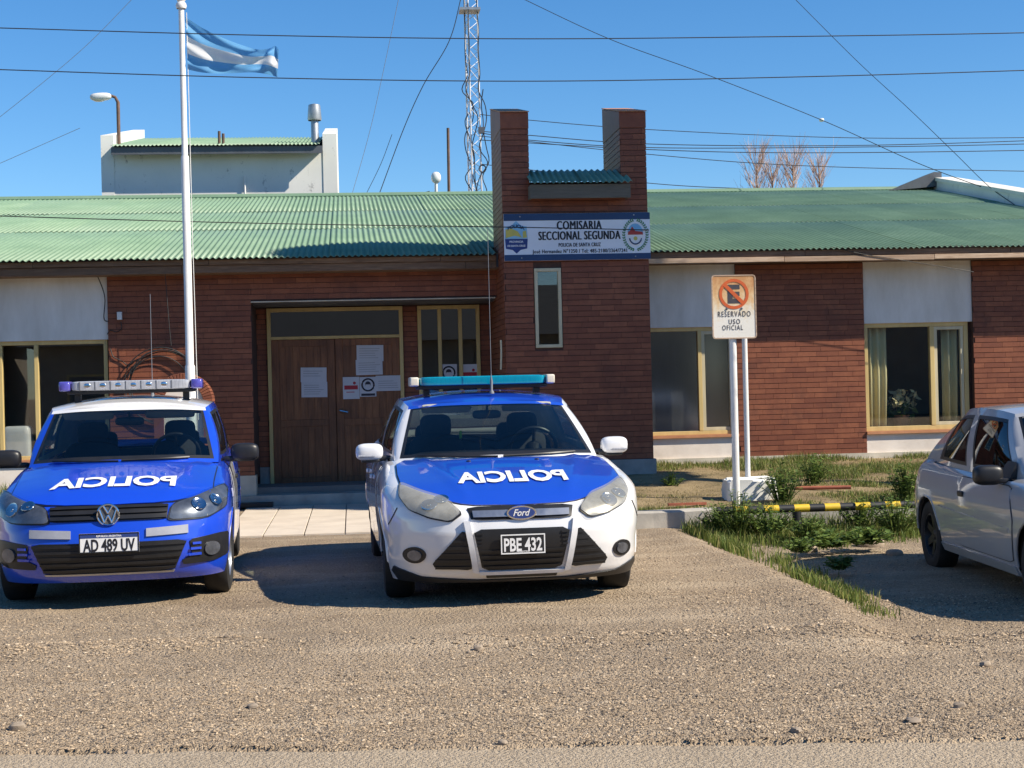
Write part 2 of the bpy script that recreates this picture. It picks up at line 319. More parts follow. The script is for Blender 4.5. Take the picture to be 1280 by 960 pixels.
class MB:
    def __init__(s): s.v = []; s.f = []
    def add(s, v, f):
        b = len(s.v); s.v += [Vector(x) for x in v]; s.f += [tuple(i + b for i in q) for q in f]; return s
    def box(s, x0, x1, y0, y1, z0, z1, M=None):
        v = [Vector((x, y, z)) for z in (z0, z1) for y in (y0, y1) for x in (x0, x1)]
        if M is not None: v = [M @ p for p in v]
        return s.add(v, [(0, 2, 3, 1), (4, 5, 7, 6), (0, 1, 5, 4), (2, 6, 7, 3), (0, 4, 6, 2), (1, 3, 7, 5)])
    def tube(s, pts, r, n=8, cap=True):
        pts = [Vector(p) for p in pts]; m = len(pts); rs = r if isinstance(r, (list, tuple)) else [r] * m
        ring = []; ref = None
        for i, p in enumerate(pts):
            d = (pts[min(i + 1, m - 1)] - pts[max(i - 1, 0)]).normalized()
            if ref is None or abs(ref.dot(d)) > .95: ref = Vector((0, 0, 1)) if abs(d.z) < .9 else Vector((1, 0, 0))
            a = d.cross(ref).normalized(); b = d.cross(a).normalized(); ref = b.cross(d) if False else ref
            ring.append([p + (a * math.cos(2 * PI * k / n) + b * math.sin(2 * PI * k / n)) * rs[i] for k in range(n)])
        v = [q for rr in ring for q in rr]; f = []
        for i in range(m - 1):
            for k in range(n): f.append((i * n + k, i * n + (k + 1) % n, (i + 1) * n + (k + 1) % n, (i + 1) * n + k))
        if cap: f.append(tuple(range(n))[::-1]); f.append(tuple((m - 1) * n + k for k in range(n)))
        return s.add(v, f)
    def lathe(s, prof, n=24, M=None):
        """prof: [(radius, height)] about local Z"""
        v = []; f = []
        for r, h in prof:
            for k in range(n):
                p = Vector((r * math.cos(2 * PI * k / n), r * math.sin(2 * PI * k / n), h)); v.append(M @ p if M is not None else p)
        for i in range(len(prof) - 1):
            for k in range(n): f.append((i * n + k, i * n + (k + 1) % n, (i + 1) * n + (k + 1) % n, (i + 1) * n + k))
        return s.add(v, f)
    def prism(s, poly, d0, d1, M=None):
        """poly in local xz plane, extruded along local y from d0 to d1"""
        n = len(poly); v = [Vector((a, d0, b)) for a, b in poly] + [Vector((a, d1, b)) for a, b in poly]
        if M is not None: v = [M @ p for p in v]
        f = [tuple(range(n)), tuple(range(2 * n - 1, n - 1, -1))] + [(i, i + n, (i + 1) % n + n, (i + 1) % n) for i in range(n)]
        return s.add(v, f)
    def sell(s, c, r, e=.6, nu=20, nv=12, M=None):
        """superellipsoid: e=1 ball, e->0 box"""
        sg = lambda x, p: math.copysign(abs(x) ** p, x); v = []; f = []
        for j in range(nv + 1):
            ph = -PI / 2 + PI * j / nv
            for k in range(nu):
                th = 2 * PI * k / nu
                p = Vector((r[0] * sg(math.cos(ph), e) * sg(math.cos(th), e), r[1] * sg(math.cos(ph), e) * sg(math.sin(th), e), r[2] * sg(math.sin(ph), e)))
                if M is not None: p = M @ p
                v.append(p + Vector(c))
        for j in range(nv):
            for k in range(nu): f.append((j * nu + k, j * nu + (k + 1) % nu, (j + 1) * nu + (k + 1) % nu, (j + 1) * nu + k))
        return s.add(v, f)
    def build(s, name, mat, parent=None, smooth=False, local=False, bevel=0, me_only=False):
        me = rawmesh(name, s.v, s.f, mat, smooth)
        bm = bmesh.new(); bm.from_mesh(me); bmesh.ops.recalc_face_normals(bm, faces=bm.faces); bm.to_mesh(me); bm.free()
        if smooth: 
            try: me.set_sharp_from_angle(angle=math.radians(40))
            except Exception: pass
        if me_only: return me
        o = link(name, me, parent, local)
        if bevel:
            b = o.modifiers.new('bevel', 'BEVEL'); b.width = bevel; b.segments = 2; b.limit_method = 'ANGLE'; b.angle_limit = math.radians(40)
        return o
_tx = {}
def text2d(s, size=1.0, bold=0.0, xs=1.0, align='CENTER', shear=0.0, spacing=1.0):
    cu = bpy.data.curves.new('txt', 'FONT'); cu.body = s; cu.size = size; cu.offset = bold; cu.align_x = align; cu.align_y = 'CENTER'; cu.shear = shear; cu.space_character = spacing; cu.resolution_u = 3
    o = bpy.data.objects.new('txt', cu); COL.objects.link(o); dg = bpy.context.evaluated_depsgraph_get(); dg.update()
    me = bpy.data.meshes.new_from_object(o.evaluated_get(dg)); v = [(p.co.x * xs, p.co.y) for p in me.vertices]; f = [tuple(p.vertices) for p in me.polygons]
    bpy.data.objects.remove(o); bpy.data.meshes.remove(me); bpy.data.curves.remove(cu); return v, f
def text_on(name, s, mat, parent, fn, size, bold=0, xs=1, mirror=False, local=False, fit=None, shear=0, spacing=1.0, fat=0):
    """fn maps (a,b) text plane -> 3D point; fit = wanted total width"""
    v, f = text2d(s, size, bold, xs, shear=shear, spacing=spacing)
    a0 = min(p[0] for p in v); a1 = max(p[0] for p in v); b0 = min(p[1] for p in v); b1 = max(p[1] for p in v)
    k = fit / (a1 - a0) if fit else 1.0; ca = (a0 + a1) / 2; cb = (b0 + b1) / 2; sg = -1 if mirror else 1
    pts = [fn(sg * (a - ca) * k, b - cb) for a, b in v]
    if fat:      # heavier strokes: the same print laid again slightly to each side
        n0 = len(pts); p0 = list(pts); f0 = list(f); f = list(f)
        for k, dx in enumerate((-fat, fat)):
            pts += [(p[0] + dx, p[1] - .0002 * (k + 1), p[2]) for p in p0]; f += [tuple(i + n0 * (k + 1) for i in q) for q in f0]
    return link(name, rawmesh(name, pts, f, mat), parent, local)
def sag(p, q, s, n=24):
    p = Vector(p); q = Vector(q); return [p.lerp(q, i / n) - Vector((0, 0, s * 4 * (i / n) * (1 - i / n))) for i in range(n + 1)]

# ================================================================== SETTING: ground
TY, WY, AY, EY, RY = 18.70, 19.72, 20.75, 19.20, 28.70      # tower front, walls, alcove back, eave edge, ridge (depth in metres)
EZ, SL = 3.14, .20
ROAD_Y = lambda x: 6.33 - .149 * (x - .7)
def vnoise(x, y, sc, seed):
    r = np.random.default_rng(seed); n = 256; g = r.random((n, n)); u = x * sc; w = y * sc
    iu = np.floor(u).astype(int); iw = np.floor(w).astype(int); fu = u - iu; fw = w - iw
    fu = fu * fu * (3 - 2 * fu); fw = fw * fw * (3 - 2 * fw); a = lambda i, j: g[(iu + i) % n, (iw + j) % n]
    return (a(0, 0) * (1 - fu) + a(1, 0) * fu) * (1 - fw) + (a(0, 1) * (1 - fu) + a(1, 1) * fu) * fw - .5
edge_pts = [(3.25, 15.2), (3.22, 13.4), (3.30, 11.8), (3.30, 10.4), (3.12, 9.2), (2.85, 8.2), (2.4, 7.4)]   # rim of the gravel apron
def rim_x(y):
    ys = [p[1] for p in edge_pts][::-1]; xs = [p[0] for p in edge_pts][::-1]; return np.interp(y, ys, xs)
def ground_z(x, y):
    x = np.asarray(x, float); y = np.asarray(y, float)
    z = .022 * vnoise(x, y, 1.1, 1) + .014 * vnoise(x, y, 3.1, 2) + .008 * vnoise(x, y, 9., 3) + .005 * vnoise(x, y, 21., 4)
    by = 8.95 - .12 * (x - .6) + .25 * vnoise(x, y * 0, .9, 5)
    z = z + .030 * np.exp(-((y - by) / .22) ** 2) * (.6 + .9 * vnoise(x, y, 2.0, 6) + .4)
    z = z * np.clip((14.8 - y) / .5, .15, 1)
    side = 1 / (1 + np.exp(-(x - rim_x(y)) / .10)); fade = np.clip((y - 7.6) / 1.4, 0, 1) * np.clip((15.3 - y) / .5, 0, 1)
    z = z - .10 * side * fade + .035 * np.exp(-((x - rim_x(y) + .18) / .22) ** 2) * fade
    ry = ROAD_Y(x) + .05 * vnoise(x, y * 0, 2.3, 8) * 2
    z = np.where(y < ry, -.03, (z + .012) * np.clip((y - ry) / .25, .25, 1))
    return z
xs = np.unique(np.concatenate([np.array([-600, -250, -100, -50, -25, -12, -8]), np.arange(-5.2, 7.2, .045), np.array([8, 9, 10, 12, 16, 25, 50, 100, 250, 600])]))
ys = np.unique(np.concatenate([np.array([-600, -200, -60, -20, -5, 0, 3]), np.arange(5.4, 15.6, .045), np.array([16, 17, 19, 22, 30, 50, 100, 250, 600])]))
X, Y = np.meshgrid(xs, ys); Z = ground_z(X, Y)
nx, ny = len(xs), len(ys); idx = np.arange(nx * ny).reshape(ny, nx)
Fq = np.stack([idx[:-1, :-1], idx[:-1, 1:], idx[1:, 1:], idx[1:, :-1]], -1).reshape(-1, 4)
gnd = link('ground', bigmesh('ground', np.stack([X, Y, Z], -1).reshape(-1, 3), Fq, 'gravel_ground', True)); tag(gnd, kind='structure', label='tan gravel forecourt in front of the police station')
# road strip beside the forecourt
rx = np.array([-600, -100, -20] + list(np.arange(-6, 10, .12)) + [20, 100, 600]); m = MB()
v = []; f = []
for i, x in enumerate(rx):
    e = float(ROAD_Y(max(-12, min(12, x)))) - .03 + .018 * math.sin(x * 7.1) + .014 * math.sin(x * 17.3 + 1)
    v += [(x, e - 7.0, -.01), (x, e - 3.5, .03), (x, e - .25, -.004), (x, e + .02, -.008)]
for i in range(len(rx) - 1):
    for k in range(3): f.append((i * 4 + k, i * 4 + 4 + k, i * 4 + 5 + k, i * 4 + 1 + k))
road = link('road', rawmesh('road', v, f, 'road_surface')); tag(road, kind='structure', label='dusty pale road surface along the bottom edge')
# loose gravel: uncountable small stones
def stones(n, size, seed, area, line=None):
    r = np.random.default_rng(seed); x0, x1, y0, y1 = area
    x = r.uniform(x0, x1, n * 3); y = y0 + (y1 - y0) * r.random(n * 3) ** 1.5
    if line is not None: y = line(x) + .25 * vnoise(x, y * 0, .9, 5) + r.normal(0, .15, n * 3)
    keep = (np.abs(x - .104 * y) < .36 * y + .3) & ((y > ROAD_Y(x) + .02) | (r.random(n * 3) < .12)); dens = 1.25 * vnoise(x, y, .7, 11) + .6 * vnoise(x, y, 2.7, 12) + .25 * np.clip(8.2 - y, -1, 1)
    keep &= (dens + .75) > r.random(n * 3) * 1.2
    x = x[keep][:n]; y = y[keep][:n]; n = len(x)
    z = ground_z(x, y); s = size[0] * (size[1] / size[0]) ** (r.random(n) ** 2.2)
    base = np.array([[1, 0, 0], [-1, 0, 0], [0, 1, 0], [0, -1, 0], [0, 0, .75], [0, 0, -.75]], float)
    V = base[None] * (1 + .45 * (r.random((n, 6, 1)) - .5)) + .35 * (r.random((n, 6, 3)) - .5)
    V = V * s[:, None, None] * np.stack([r.uniform(.7, 1.3, n), r.uniform(.7, 1.2, n), r.uniform(.5, .95, n)], -1)[:, None]
    a = r.uniform(0, 2 * PI, n); ca, sa = np.cos(a)[:, None], np.sin(a)[:, None]
    V = np.stack([V[..., 0] * ca - V[..., 1] * sa, V[..., 0] * sa + V[..., 1] * ca, V[..., 2]], -1)
    V = V + np.stack([x, y, z + s * .22], -1)[:, None]
    tri = np.array([[0, 2, 4], [2, 1, 4], [1, 3, 4], [3, 0, 4], [2, 0, 5], [1, 2, 5], [3, 1, 5], [0, 3, 5]])
    return V.reshape(-1, 3), (tri[None] + 6 * np.arange(n)[:, None, None]).reshape(-1, 3)
ridge = lambda x: 8.95 - .12 * (x - .6)
va, fa = stones(60000, (.003, .0115), 21, (-3.5, 5.0, 5.7, 10.6)); vr, fr_ = stones(4200, (.005, .017), 23, (-3.2, 4.0, 8.72, 9.05), ridge); fr_ = fr_ + len(va); va = np.concatenate([va, vr]); fa = np.concatenate([fa, fr_]); vb, fb = stones(9000, (.004, .012), 22, (-4, 6.5, 9.8, 15))
o = link('gravel', bigmesh('gravel', np.concatenate([va, vb]), np.concatenate([fa, fb + len(va)]), 'gravel_stone')); tag(o, 'loose tan and grey gravel scattered over the forecourt', 'gravel', kind='stuff')
# single larger stones
def rock(px, py, r, label, flat=.6):
    p = G(px, py); m = MB(); m.sell((0, 0, 0), (r, r * .8, r * flat), .8, 12, 8); q = random.Random(px)
    for i, vv in enumerate(m.v): m.v[i] = vv * (1 + .3 * (q.random() - .5))
    o = m.build('stone', 'rock', smooth=True); o.scale = (.75, .75, .75); o.location = (p.x, p.y, float(ground_z(p.x, p.y)) + r * flat * .40); o.rotation_euler.z = px
    tag(o, label, 'stone', 'larger stones on the gravel')
rock(598, 815, .042, 'grey brown stone on the gravel straight in front of the white police car')
rock(586, 819, .020, 'small pebble touching the larger stone before the white police car')
rock(22, 917, .050, 'flat tan stone near the road edge at the far left')
rock(162, 937, .036, 'dark stone on the road edge, left of centre', .7)
rock(316, 889, .040, 'reddish flat stone half sunk in gravel, lower left of centre', .4)
rock(1232, 838, .040, 'dark grey stone on gravel in front of the silver car shadow')
rock(1200, 889, .035, 'pale stone beside dark pebbles, lower right gravel')
rock(1142, 906, .050, 'broad flat stone at the road edge, lower right', .35)
rock(995, 917, .032, 'brown stone on the road edge right of centre')
rock(628, 931, .030, 'dark stone at the road edge below the white police car')

# kerb and lawns
KY = 15.2
def strip(name, mat, prof, x0, x1, n, kind='structure', label=None, parent=None):
    v = []; f = []; k = len(prof)
    for i in range(n + 1):
        x = x0 + (x1 - x0) * i / n
        for (y, z) in prof: v.append((x, y + .006 * math.sin(x * 9) , z + .004 * math.sin(x * 5 + y)))
    for i in range(n):
        for j in range(k - 1): f.append((i * k + j, i * k + j + 1, i * k + k + j + 1, i * k + k + j))
    o = link(name, rawmesh(name, v, f, mat), parent); 
    if parent is None: tag(o, label, kind=kind)
    return o
strip('kerb', 'concrete', [(KY, -.12), (KY, .17), (KY + .02, .19), (KY + .16, .19), (KY + .16, .0)], 1.98, 14, 60, label='low concrete kerb in front of the right lawn')
strip('kerb', 'concrete', [(KY, -.12), (KY, .13), (KY + .02, .15), (KY + .16, .15), (KY + .16, .0)], -12, -1.62, 60, label='low concrete kerb in front of the left lawn')
def lawn(name, x0, x1, y0, y1, z0, z1, label):
    gx = np.arange(x0, x1 + .01, .12); gy = np.linspace(y0, y1, 30); X, Y = np.meshgrid(gx, gy)
    Z = z0 + (z1 - z0) * (Y - y0) / (y1 - y0) + .06 * vnoise(X, Y, 1.3, 31) + .03 * vnoise(X, Y, 4.1, 32)
    i = np.arange(X.size).reshape(X.shape); F4 = np.stack([i[:-1, :-1], i[:-1, 1:], i[1:, 1:], i[1:, :-1]], -1).reshape(-1, 4)
    o = link(name, bigmesh(name, np.stack([X, Y, Z], -1).reshape(-1, 3), F4, 'lawn_soil', True)); tag(o, label, kind='structure')
lawn_z = lambda x, y: .17 + (.40 - .17) * (y - KY - .12) / (WY - KY - .12)
lawn('lawn', 1.98, 14, KY + .12, WY, .17, .40, 'patchy raised lawn under the right wing windows')
lawn('lawn', -12, -1.62, KY + .12, WY, .13, .30, 'raised lawn left of the entrance path')
# paved path to the entrance: slabs with open joints
pb = MB(); pb.box(-1.62, 1.98, 15.72, 19.6, -.10, .012); path = pb.build('path', 'footing'); tag(path, 'paved path of pale slabs leading to the entrance doors', kind='structure')
sw = .414; k = 0
for i in range(-4, 5):
    for (ya, yb) in ((15.74, 16.55), (16.565, 18.05), (18.065, 19.58)):
        x0 = i * sw - .10; x1 = x0 + sw - .012
        if x0 < -1.62 or x1 > 1.97: continue
        MB().box(x0, x1, ya, yb, .0, .03 + .003 * random.random()).build('slab', 'slab', path, bevel=.004)

# ================================================================== POLICE STATION
ST = empty('police_station', (2.8, 19.5, .3), 0, 'single storey brick police station with green corrugated roof and twin pillar tower', 'building')
# inner shell: rooms behind the windows
m = MB(); XL, XR = -8.6, 12.6
m.box(XL, XR, 26.0, 26.1, .2, 3.0); m.box(XL, XR, 19.9, 26, 2.86, 2.92); m.box(XL, XR, 19.9, 26, .15, .25)
for x in (XL, -2.9, -1.4, 3.75, 5.1, 12.5): m.box(x, x + .1, 20.9 if -1.6 < x < 3 else 19.95, 26, .25, 2.86)
m.build('interior_wall', 'interior', ST)
BR = []      # every brick rectangle: (cx, cy, cz, sx, sy, sz, importance)
CH = .068
PARS = []
def bricks(u0, u1, z0, z1, fixed, axis='y', holes=(), imp=1, seed=0, par=None):
    """face in plane axis=fixed; u runs along the other horizontal axis"""
    PARS.append(par or LASTW[0]); pi_ = len(PARS) - 1; r = random.Random(seed); k0 = int(math.ceil(z0 / CH - 1e-6)); k1 = int(z1 / CH + 1e-6)
    for k in range(k0, k1):
        za, zb = k * CH, k * CH + CH - .0075
        segs = [(u0, u1)]
        for (ha, hb, hz0, hz1) in holes:
            if zb > hz0 and za < hz1:
                segs = [q for (a, b) in segs for q in ((a, min(b, ha)), (max(a, hb), b)) if q[1] - q[0] > .02]
        for a, b in segs:
            u = math.floor(a / .25) * .25 + (.125 if k % 2 else 0) + r.uniform(-.03, .03) - .25
            while u < b:
                e = u + .27 + r.uniform(-.03, .03); ca, cb = max(u, a), min(e - .0028, b)
                if cb - ca > .02:
                    d = .0085 + r.uniform(-.0004, .0004)
                    if axis == 'y': BR.append(((ca + cb) / 2, fixed - d / 2, (za + zb) / 2, cb - ca, d, zb - za, imp, pi_))
                    else: BR.append((fixed - d / 2, (ca + cb) / 2, (za + zb) / 2, d, cb - ca, zb - za, imp, pi_))
                u = e
LASTW = [None]
def backing(name, x0, x1, y0, y1, z0, z1, mat='mortar'):
    o = MB().box(x0, x1, y0, y1, z0, z1).build(name, mat, ST)
    if mat == 'mortar': LASTW[0] = o
    return o
# --- walls (mortar bed) and their bricks
T0, T1, PD = 1.885, 3.685, 1.25
LP = (1.885, 2.225); RP = (3.361, 3.685)
BED = .006
W_left = backing('wall', -3.03, -1.25, WY + BED, WY + .25, .36, 3.02); bricks(-3.03, -1.25, .40, 3.0, WY + BED, imp=2, seed=1)
backing('wall', -1.25, T0 + .05, WY + BED, WY + .25, 2.625, 3.02); bricks(-1.25, T0, 2.65, 3.0, WY + BED, imp=2, seed=2)
ALW = backing('wall', -1.30, -1.108, AY + BED, AY + .2, .15, 2.7)
for q_ in ((.698, .905, .15, 2.7), (1.735, T0 + .05, .15, 2.7), (-1.108, .698, 2.58, 2.7), (.905, 1.735, 2.58, 2.7), (.905, 1.735, .15, 1.055), (-1.06, .65, .15, 2.17)): backing('wall', q_[0], q_[1], AY + BED + (.03 if q_[3] == 2.17 else 0), AY + .2, q_[2], q_[3])
LASTW[0] = ALW
bricks(-1.25, T0, .45, 2.62, AY + BED, holes=[(-1.115, .705, 0, 2.60), (.895, 1.745, 1.0, 2.59)], imp=1, seed=3)
# alcove side (left reveal), soffit
backing('wall', -1.45, -1.25, WY + .25, AY + .1, .36, 2.7)
backing('soffit', -1.25, T0, WY + .25, AY, 2.60, 2.64, 'metal_dark')
MB().box(-1.25, T0 - .02, WY - .02, WY + .03, 2.612, 2.626).build('lintel_angle', 'plinth', ST)
# tower
TW = backing('wall', T0 + BED, 2.25, TY + BED, TY + .22, .40, 3.95)
for q_ in ((2.25, 2.59, .40, 1.94), (2.25, 2.59, 2.905, 3.95), (2.59, T1, .40, 3.95)): backing('wall', q_[0], q_[1], TY + BED, TY + .22, q_[2], q_[3])
backing('wall', T0 + BED, T0 + .2, TY + .22, TY + PD, .40, 3.95); backing('wall', T1 - .2, T1, TY + .22, TY + PD, .40, 3.95); backing('wall', T0 + .2, T1 - .2, TY + .22, TY + PD, 3.85, 3.95); backing('wall', T0 + .2, T1 - .2, TY + PD - .1, TY + PD, 2.96, 3.85)
LASTW[0] = TW
wz = (1.935, 2.91)
bricks(T0, T1, .54, 3.95, TY + BED, holes=[(2.245, 2.595, wz[0] - .02, wz[1] + .02)], imp=5, seed=4)
bricks(TY, AY, .45, 3.06, T0 + BED, 'x', imp=3, seed=5); bricks(TY, TY + PD, 3.06, 3.95, T0 + BED, 'x', imp=3, seed=15)
backing('wall', T0 + BED, T0 + .25, TY + 1.6, AY + .1, .2, 3.1)
backing('footing', T0 - .02, T1 + .03, TY - .03, TY + .3, .20, .535, 'footing')
for a, b in (LP, RP):
    backing('pillar', a + BED, b - BED, TY + BED, TY + PD, 3.95, 4.66); bricks(a, b, 3.944, 4.69, TY + BED, imp=4, seed=int(a * 100)); bricks(TY + .01, TY + PD, 3.944, 4.69, a + BED, 'x', imp=3, seed=int(a * 100) + 1)
    m = MB(); m.add([(x, y, z) for x in (a - .004, b + .004) for (y, z) in ((TY - .006, 4.626), (TY + PD + .01, 4.626), (TY + PD + .01, 5.08), (TY - .006, 4.825))], [(0, 1, 2, 3), (4, 7, 6, 5), (0, 4, 5, 1), (1, 5, 6, 2), (2, 6, 7, 3), (3, 7, 4, 0)]); m.build('pillar_head', 'brick', ST, bevel=.004)
    m = MB(); m.add([(a - .012, TY - .03, 4.823), (b + .012, TY - .03, 4.823), (b + .012, TY + PD, 5.083), (a - .012, TY + PD, 5.083), (a - .012, TY - .03, 4.835), (b + .012, TY - .03, 4.835), (b + .012, TY + PD, 5.095), (a - .012, TY + PD, 5.095)],
                    [(0, 3, 2, 1), (4, 5, 6, 7), (0, 1, 5, 4), (1, 2, 6, 5), (2, 3, 7, 6), (3, 0, 4, 7)]); m.build('pillar_cap', 'sill_tile', ST)
# right wing
backing('wall', 5.03, 6.755, WY + BED, WY + .25, .44, 3.02); bricks(5.03, 6.755, .476, 3.0, WY + BED, imp=4, seed=7)
backing('wall', 8.25, XR, WY + BED, WY + .25, .44, 3.02); bricks(8.25, 9.6, .476, 3.0, WY + BED, imp=4, seed=8); bricks(9.6, XR, .476, 3.0, WY + BED, imp=0, seed=9)
backing('plinth', T1, XR, WY - .025, WY + .25, .40, .475, 'plinth')
backing('footing', T1, XR, WY + .0, WY + .25, .1, .40, 'footing')
backing('plinth', -1.36, -1.235, WY - .015, WY + .25, .10, .42, 'plinth'); backing('plinth', -3.03, -1.36, WY - .012, WY + .2, .1, .42, 'plinth')
backing('plinth', -1.245, -1.08, AY - .02, AY + .1, .15, .47, 'footing')
# white infill panels above and below the windows
for a, b, zb in ((XL, -3.03, .66), (T1, 5.03, .74), (6.755, 8.25, .72)):
    backing('panel', a, b, WY + .03, WY + .2, 2.185, 3.02, 'render_white'); backing('panel', a, b, WY + .012, WY + .2, .475 if a > 0 else .25, zb, 'render_base')
    backing('sill', a, b, WY - .03, WY + .2, zb, zb + .035, 'sill_tile')
# window reveals
# --- windows
def window(x0, x1, z0, z1, Y, mull, fw=.05, mat='cream_wood', gl='pane_glass', sash=(), depth=.07, sashmat='cream_pale'):
    m = MB(); m.box(x0, x1, Y, Y + depth, z1 - fw, z1); m.box(x0, x1, Y, Y + depth, z0, z0 + fw)
    m.box(x0, x0 + fw, Y, Y + depth, z0 + fw, z1 - fw); m.box(x1 - fw, x1, Y, Y + depth, z0 + fw, z1 - fw)
    for c in mull: m.box(c - fw / 2, c + fw / 2, Y - .004, Y + depth, z0 + fw, z1 - fw)
    w = m.build('window', mat, ST, bevel=.004)
    cs = [x0 + fw] + [q for c in mull for q in (c - fw / 2, c + fw / 2)] + [x1 - fw]
    for i in range(0, len(cs), 2):
        a, b = cs[i], cs[i + 1]; za, zb = z0 + fw, z1 - fw; yy = Y + .035
        if i // 2 in sash:
            s = .045; q = MB(); q.box(a + .002, b - .002, Y + .008, Y + .055, zb - s, zb - .002); q.box(a + .002, b - .002, Y + .008, Y + .055, za + .002, za + s); q.box(a + .002, a + s, Y + .008, Y + .055, za + s, zb - s); q.box(b - s, b - .002, Y + .008, Y + .055, za + s, zb - s)
            q.build('sash', sashmat, w, bevel=.003); a += s; b -= s; za += s; zb -= s
        MB().box(a - .003, b + .003, yy, yy + .005, za - .003, zb + .003).build('pane', gl, w)
    return w
window(3.70, 5.03, .775, 2.185, WY + .06, [4.545], .05, gl='dusty_glass', sash=(1,))
window(6.76, 8.20, .755, 2.19, WY + .06, [7.70], .06, sash=(1,))
backing('wall', 8.20, 8.25, WY + .1, WY + .25, .75, 2.19, 'mortar')
window(-6.6, -3.05, .695, 2.185, WY + .06, [-5.4, -4.37, -3.93], .05, mat='cream_wood')
window(2.255, 2.585, wz[0], wz[1], TY - .015, [], .04, mat='cream_pale')
window(.90, 1.74, 1.05, 2.585, AY - .03, [1.195, 1.475], .05, mat='cream_wood')
# --- entrance: frame, transom, two plank doors
m = MB(); D0, D1 = -1.11, .70
m.box(D0, D0 + .05, AY - .05, AY + .05, .17, 2.585); m.box(D1 - .05, D1, AY - .05, AY + .05, .17, 2.585); m.box(D0 + .05, D1 - .05, AY - .05, AY + .05, 2.535, 2.585); m.box(D0 + .05, D1 - .05, AY - .05, AY + .05, 2.165, 2.205)
fr = m.build('door_frame', 'cream_wood', ST, bevel=.004)
MB().box(D0 + .05, D1 - .05, AY - .005, AY, 2.205, 2.535).build('pane', 'pane_glass', fr)
mid = -.215
for (a, b, hs) in ((D0 + .052, mid - .004, 0), (mid + .004, D1 - .052, 1)):
    m = MB(); zb0, zb1 = .19, 2.16; st = .10
    m.box(a, b, AY - .012, AY + .01, zb0, zb1)
    d = m.build('door', 'door_wood', ST)
    m = MB(); m.box(a, a + st, AY - .032, AY - .013, zb0, zb1); m.box(b - st, b, AY - .032, AY - .013, zb0, zb1)
    for z0, z1 in ((zb1 - .09, zb1), (1.0, 1.09), (zb0, zb0 + .13)): m.box(a + st, b - st, AY - .031, AY - .013, z0, z1)
    m.build('door_rail', 'door_wood', d, bevel=.003)
    n = 7; w = (b - a - 2 * st) / n
    for z0, z1 in ((zb0 + .132, .998), (1.092, zb1 - .092)):
        for i in range(n): MB().box(a + st + i * w + .003, a + st + (i + 1) * w - .003, AY - .024 - .002 * random.random(), AY - .012, z0, z1).build('plank', 'door_wood', d)
    if hs:
        m = MB(); m.tube([(a + .045, AY - .03, 1.20), (a + .045, AY - .085, 1.20), (a + .15, AY - .085, 1.175)], .011, 8); m.build('handle', 'chrome', d, smooth=True)
backing('step', -1.75, T0, 19.62, AY - .03, .0, .165, 'concrete'); backing('threshold', -1.12, .72, AY - .12, AY - .03, .166, .188, 'footing')
# --- fascia boards
def boards(x0, x1, Y, z0, z1, mat, L=2.6, th=.03):
    x = x0
    while x < x1 - .02:
        e = min(x + L * random.uniform(.8, 1.2), x1); dz = random.uniform(-.006, .006)
        MB().box(x, e - .004, Y, Y + th, z0 + dz, z1 + dz * .4).build('fascia_board', mat, ST, bevel=.004); x = e
boards(XL, T0 - .03, EY + .10, 3.065, 3.13, 'fascia_wood'); boards(XL, T0 - .03, EY + .135, 2.965, 3.062, 'fascia_wood', 3.1)
boards(T1 + .01, XR, EY + .055, 3.05, 3.128, 'fascia_wood'); boards(T1 + .01, XR, EY + .028, 2.985, 3.048, 'fascia_pale', 2.3)
backing('soffit', XL, T0, EY + .17, WY + .1, 2.97, 2.985, 'fascia_wood'); backing('soffit', T1 + .01, XR, EY + .13, WY + .1, 3.0, 3.015, 'fascia_wood')
# --- corrugated sheets
PIT = .076; NW = 10; SWD = PIT * NW
def corr_mesh(length, nw=NW, amp=.0125, name='roof_sheet', mt='roof_green'):
    seg = 8; n = nw * seg + seg // 2; v = []; f = []
    for j in range(2):
        for i in range(n + 1): v.append((i / seg * PIT, j * length, amp * math.sin(2 * PI * i / seg)))
    for i in range(n): f.append((i, i + 1, n + 2 + i, n + 1 + i))
    b = len(v)
    for i in range(n + 1): v.append((v[i][0], 0, v[i][2] - .004))
    for i in range(n): f.append((b + i, b + i + 1, i + 1, i))
    me = rawmesh(name, v, f, mt, True); return me
ROOF = MB().box(XL, XR, 19.95, RY + .3, 2.94, 2.96).build('roof', 'metal_dark', ST)
tilt = math.atan(SL); rows = [(EY, 22.9), (22.7, 25.8), (25.6, RY + .05)]; cache = {}
def sheet(x, y0, y1, lift, parent, ez=EZ, ey=EY, tl=tilt):
    L = (y1 - y0) / math.cos(tl); mt = 'roof_green_shaded' if x + SWD / 2 > 2.8 else 'roof_green'; key = (round(L, 2), mt)
    if key not in cache: cache[key] = corr_mesh(L, mt=mt, amp=.0125 if mt == 'roof_green_shaded' else .0108)
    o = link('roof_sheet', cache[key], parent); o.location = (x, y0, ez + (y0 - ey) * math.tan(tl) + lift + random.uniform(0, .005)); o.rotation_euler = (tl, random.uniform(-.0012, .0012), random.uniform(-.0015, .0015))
nc = int((XR - XL) / SWD) + 1
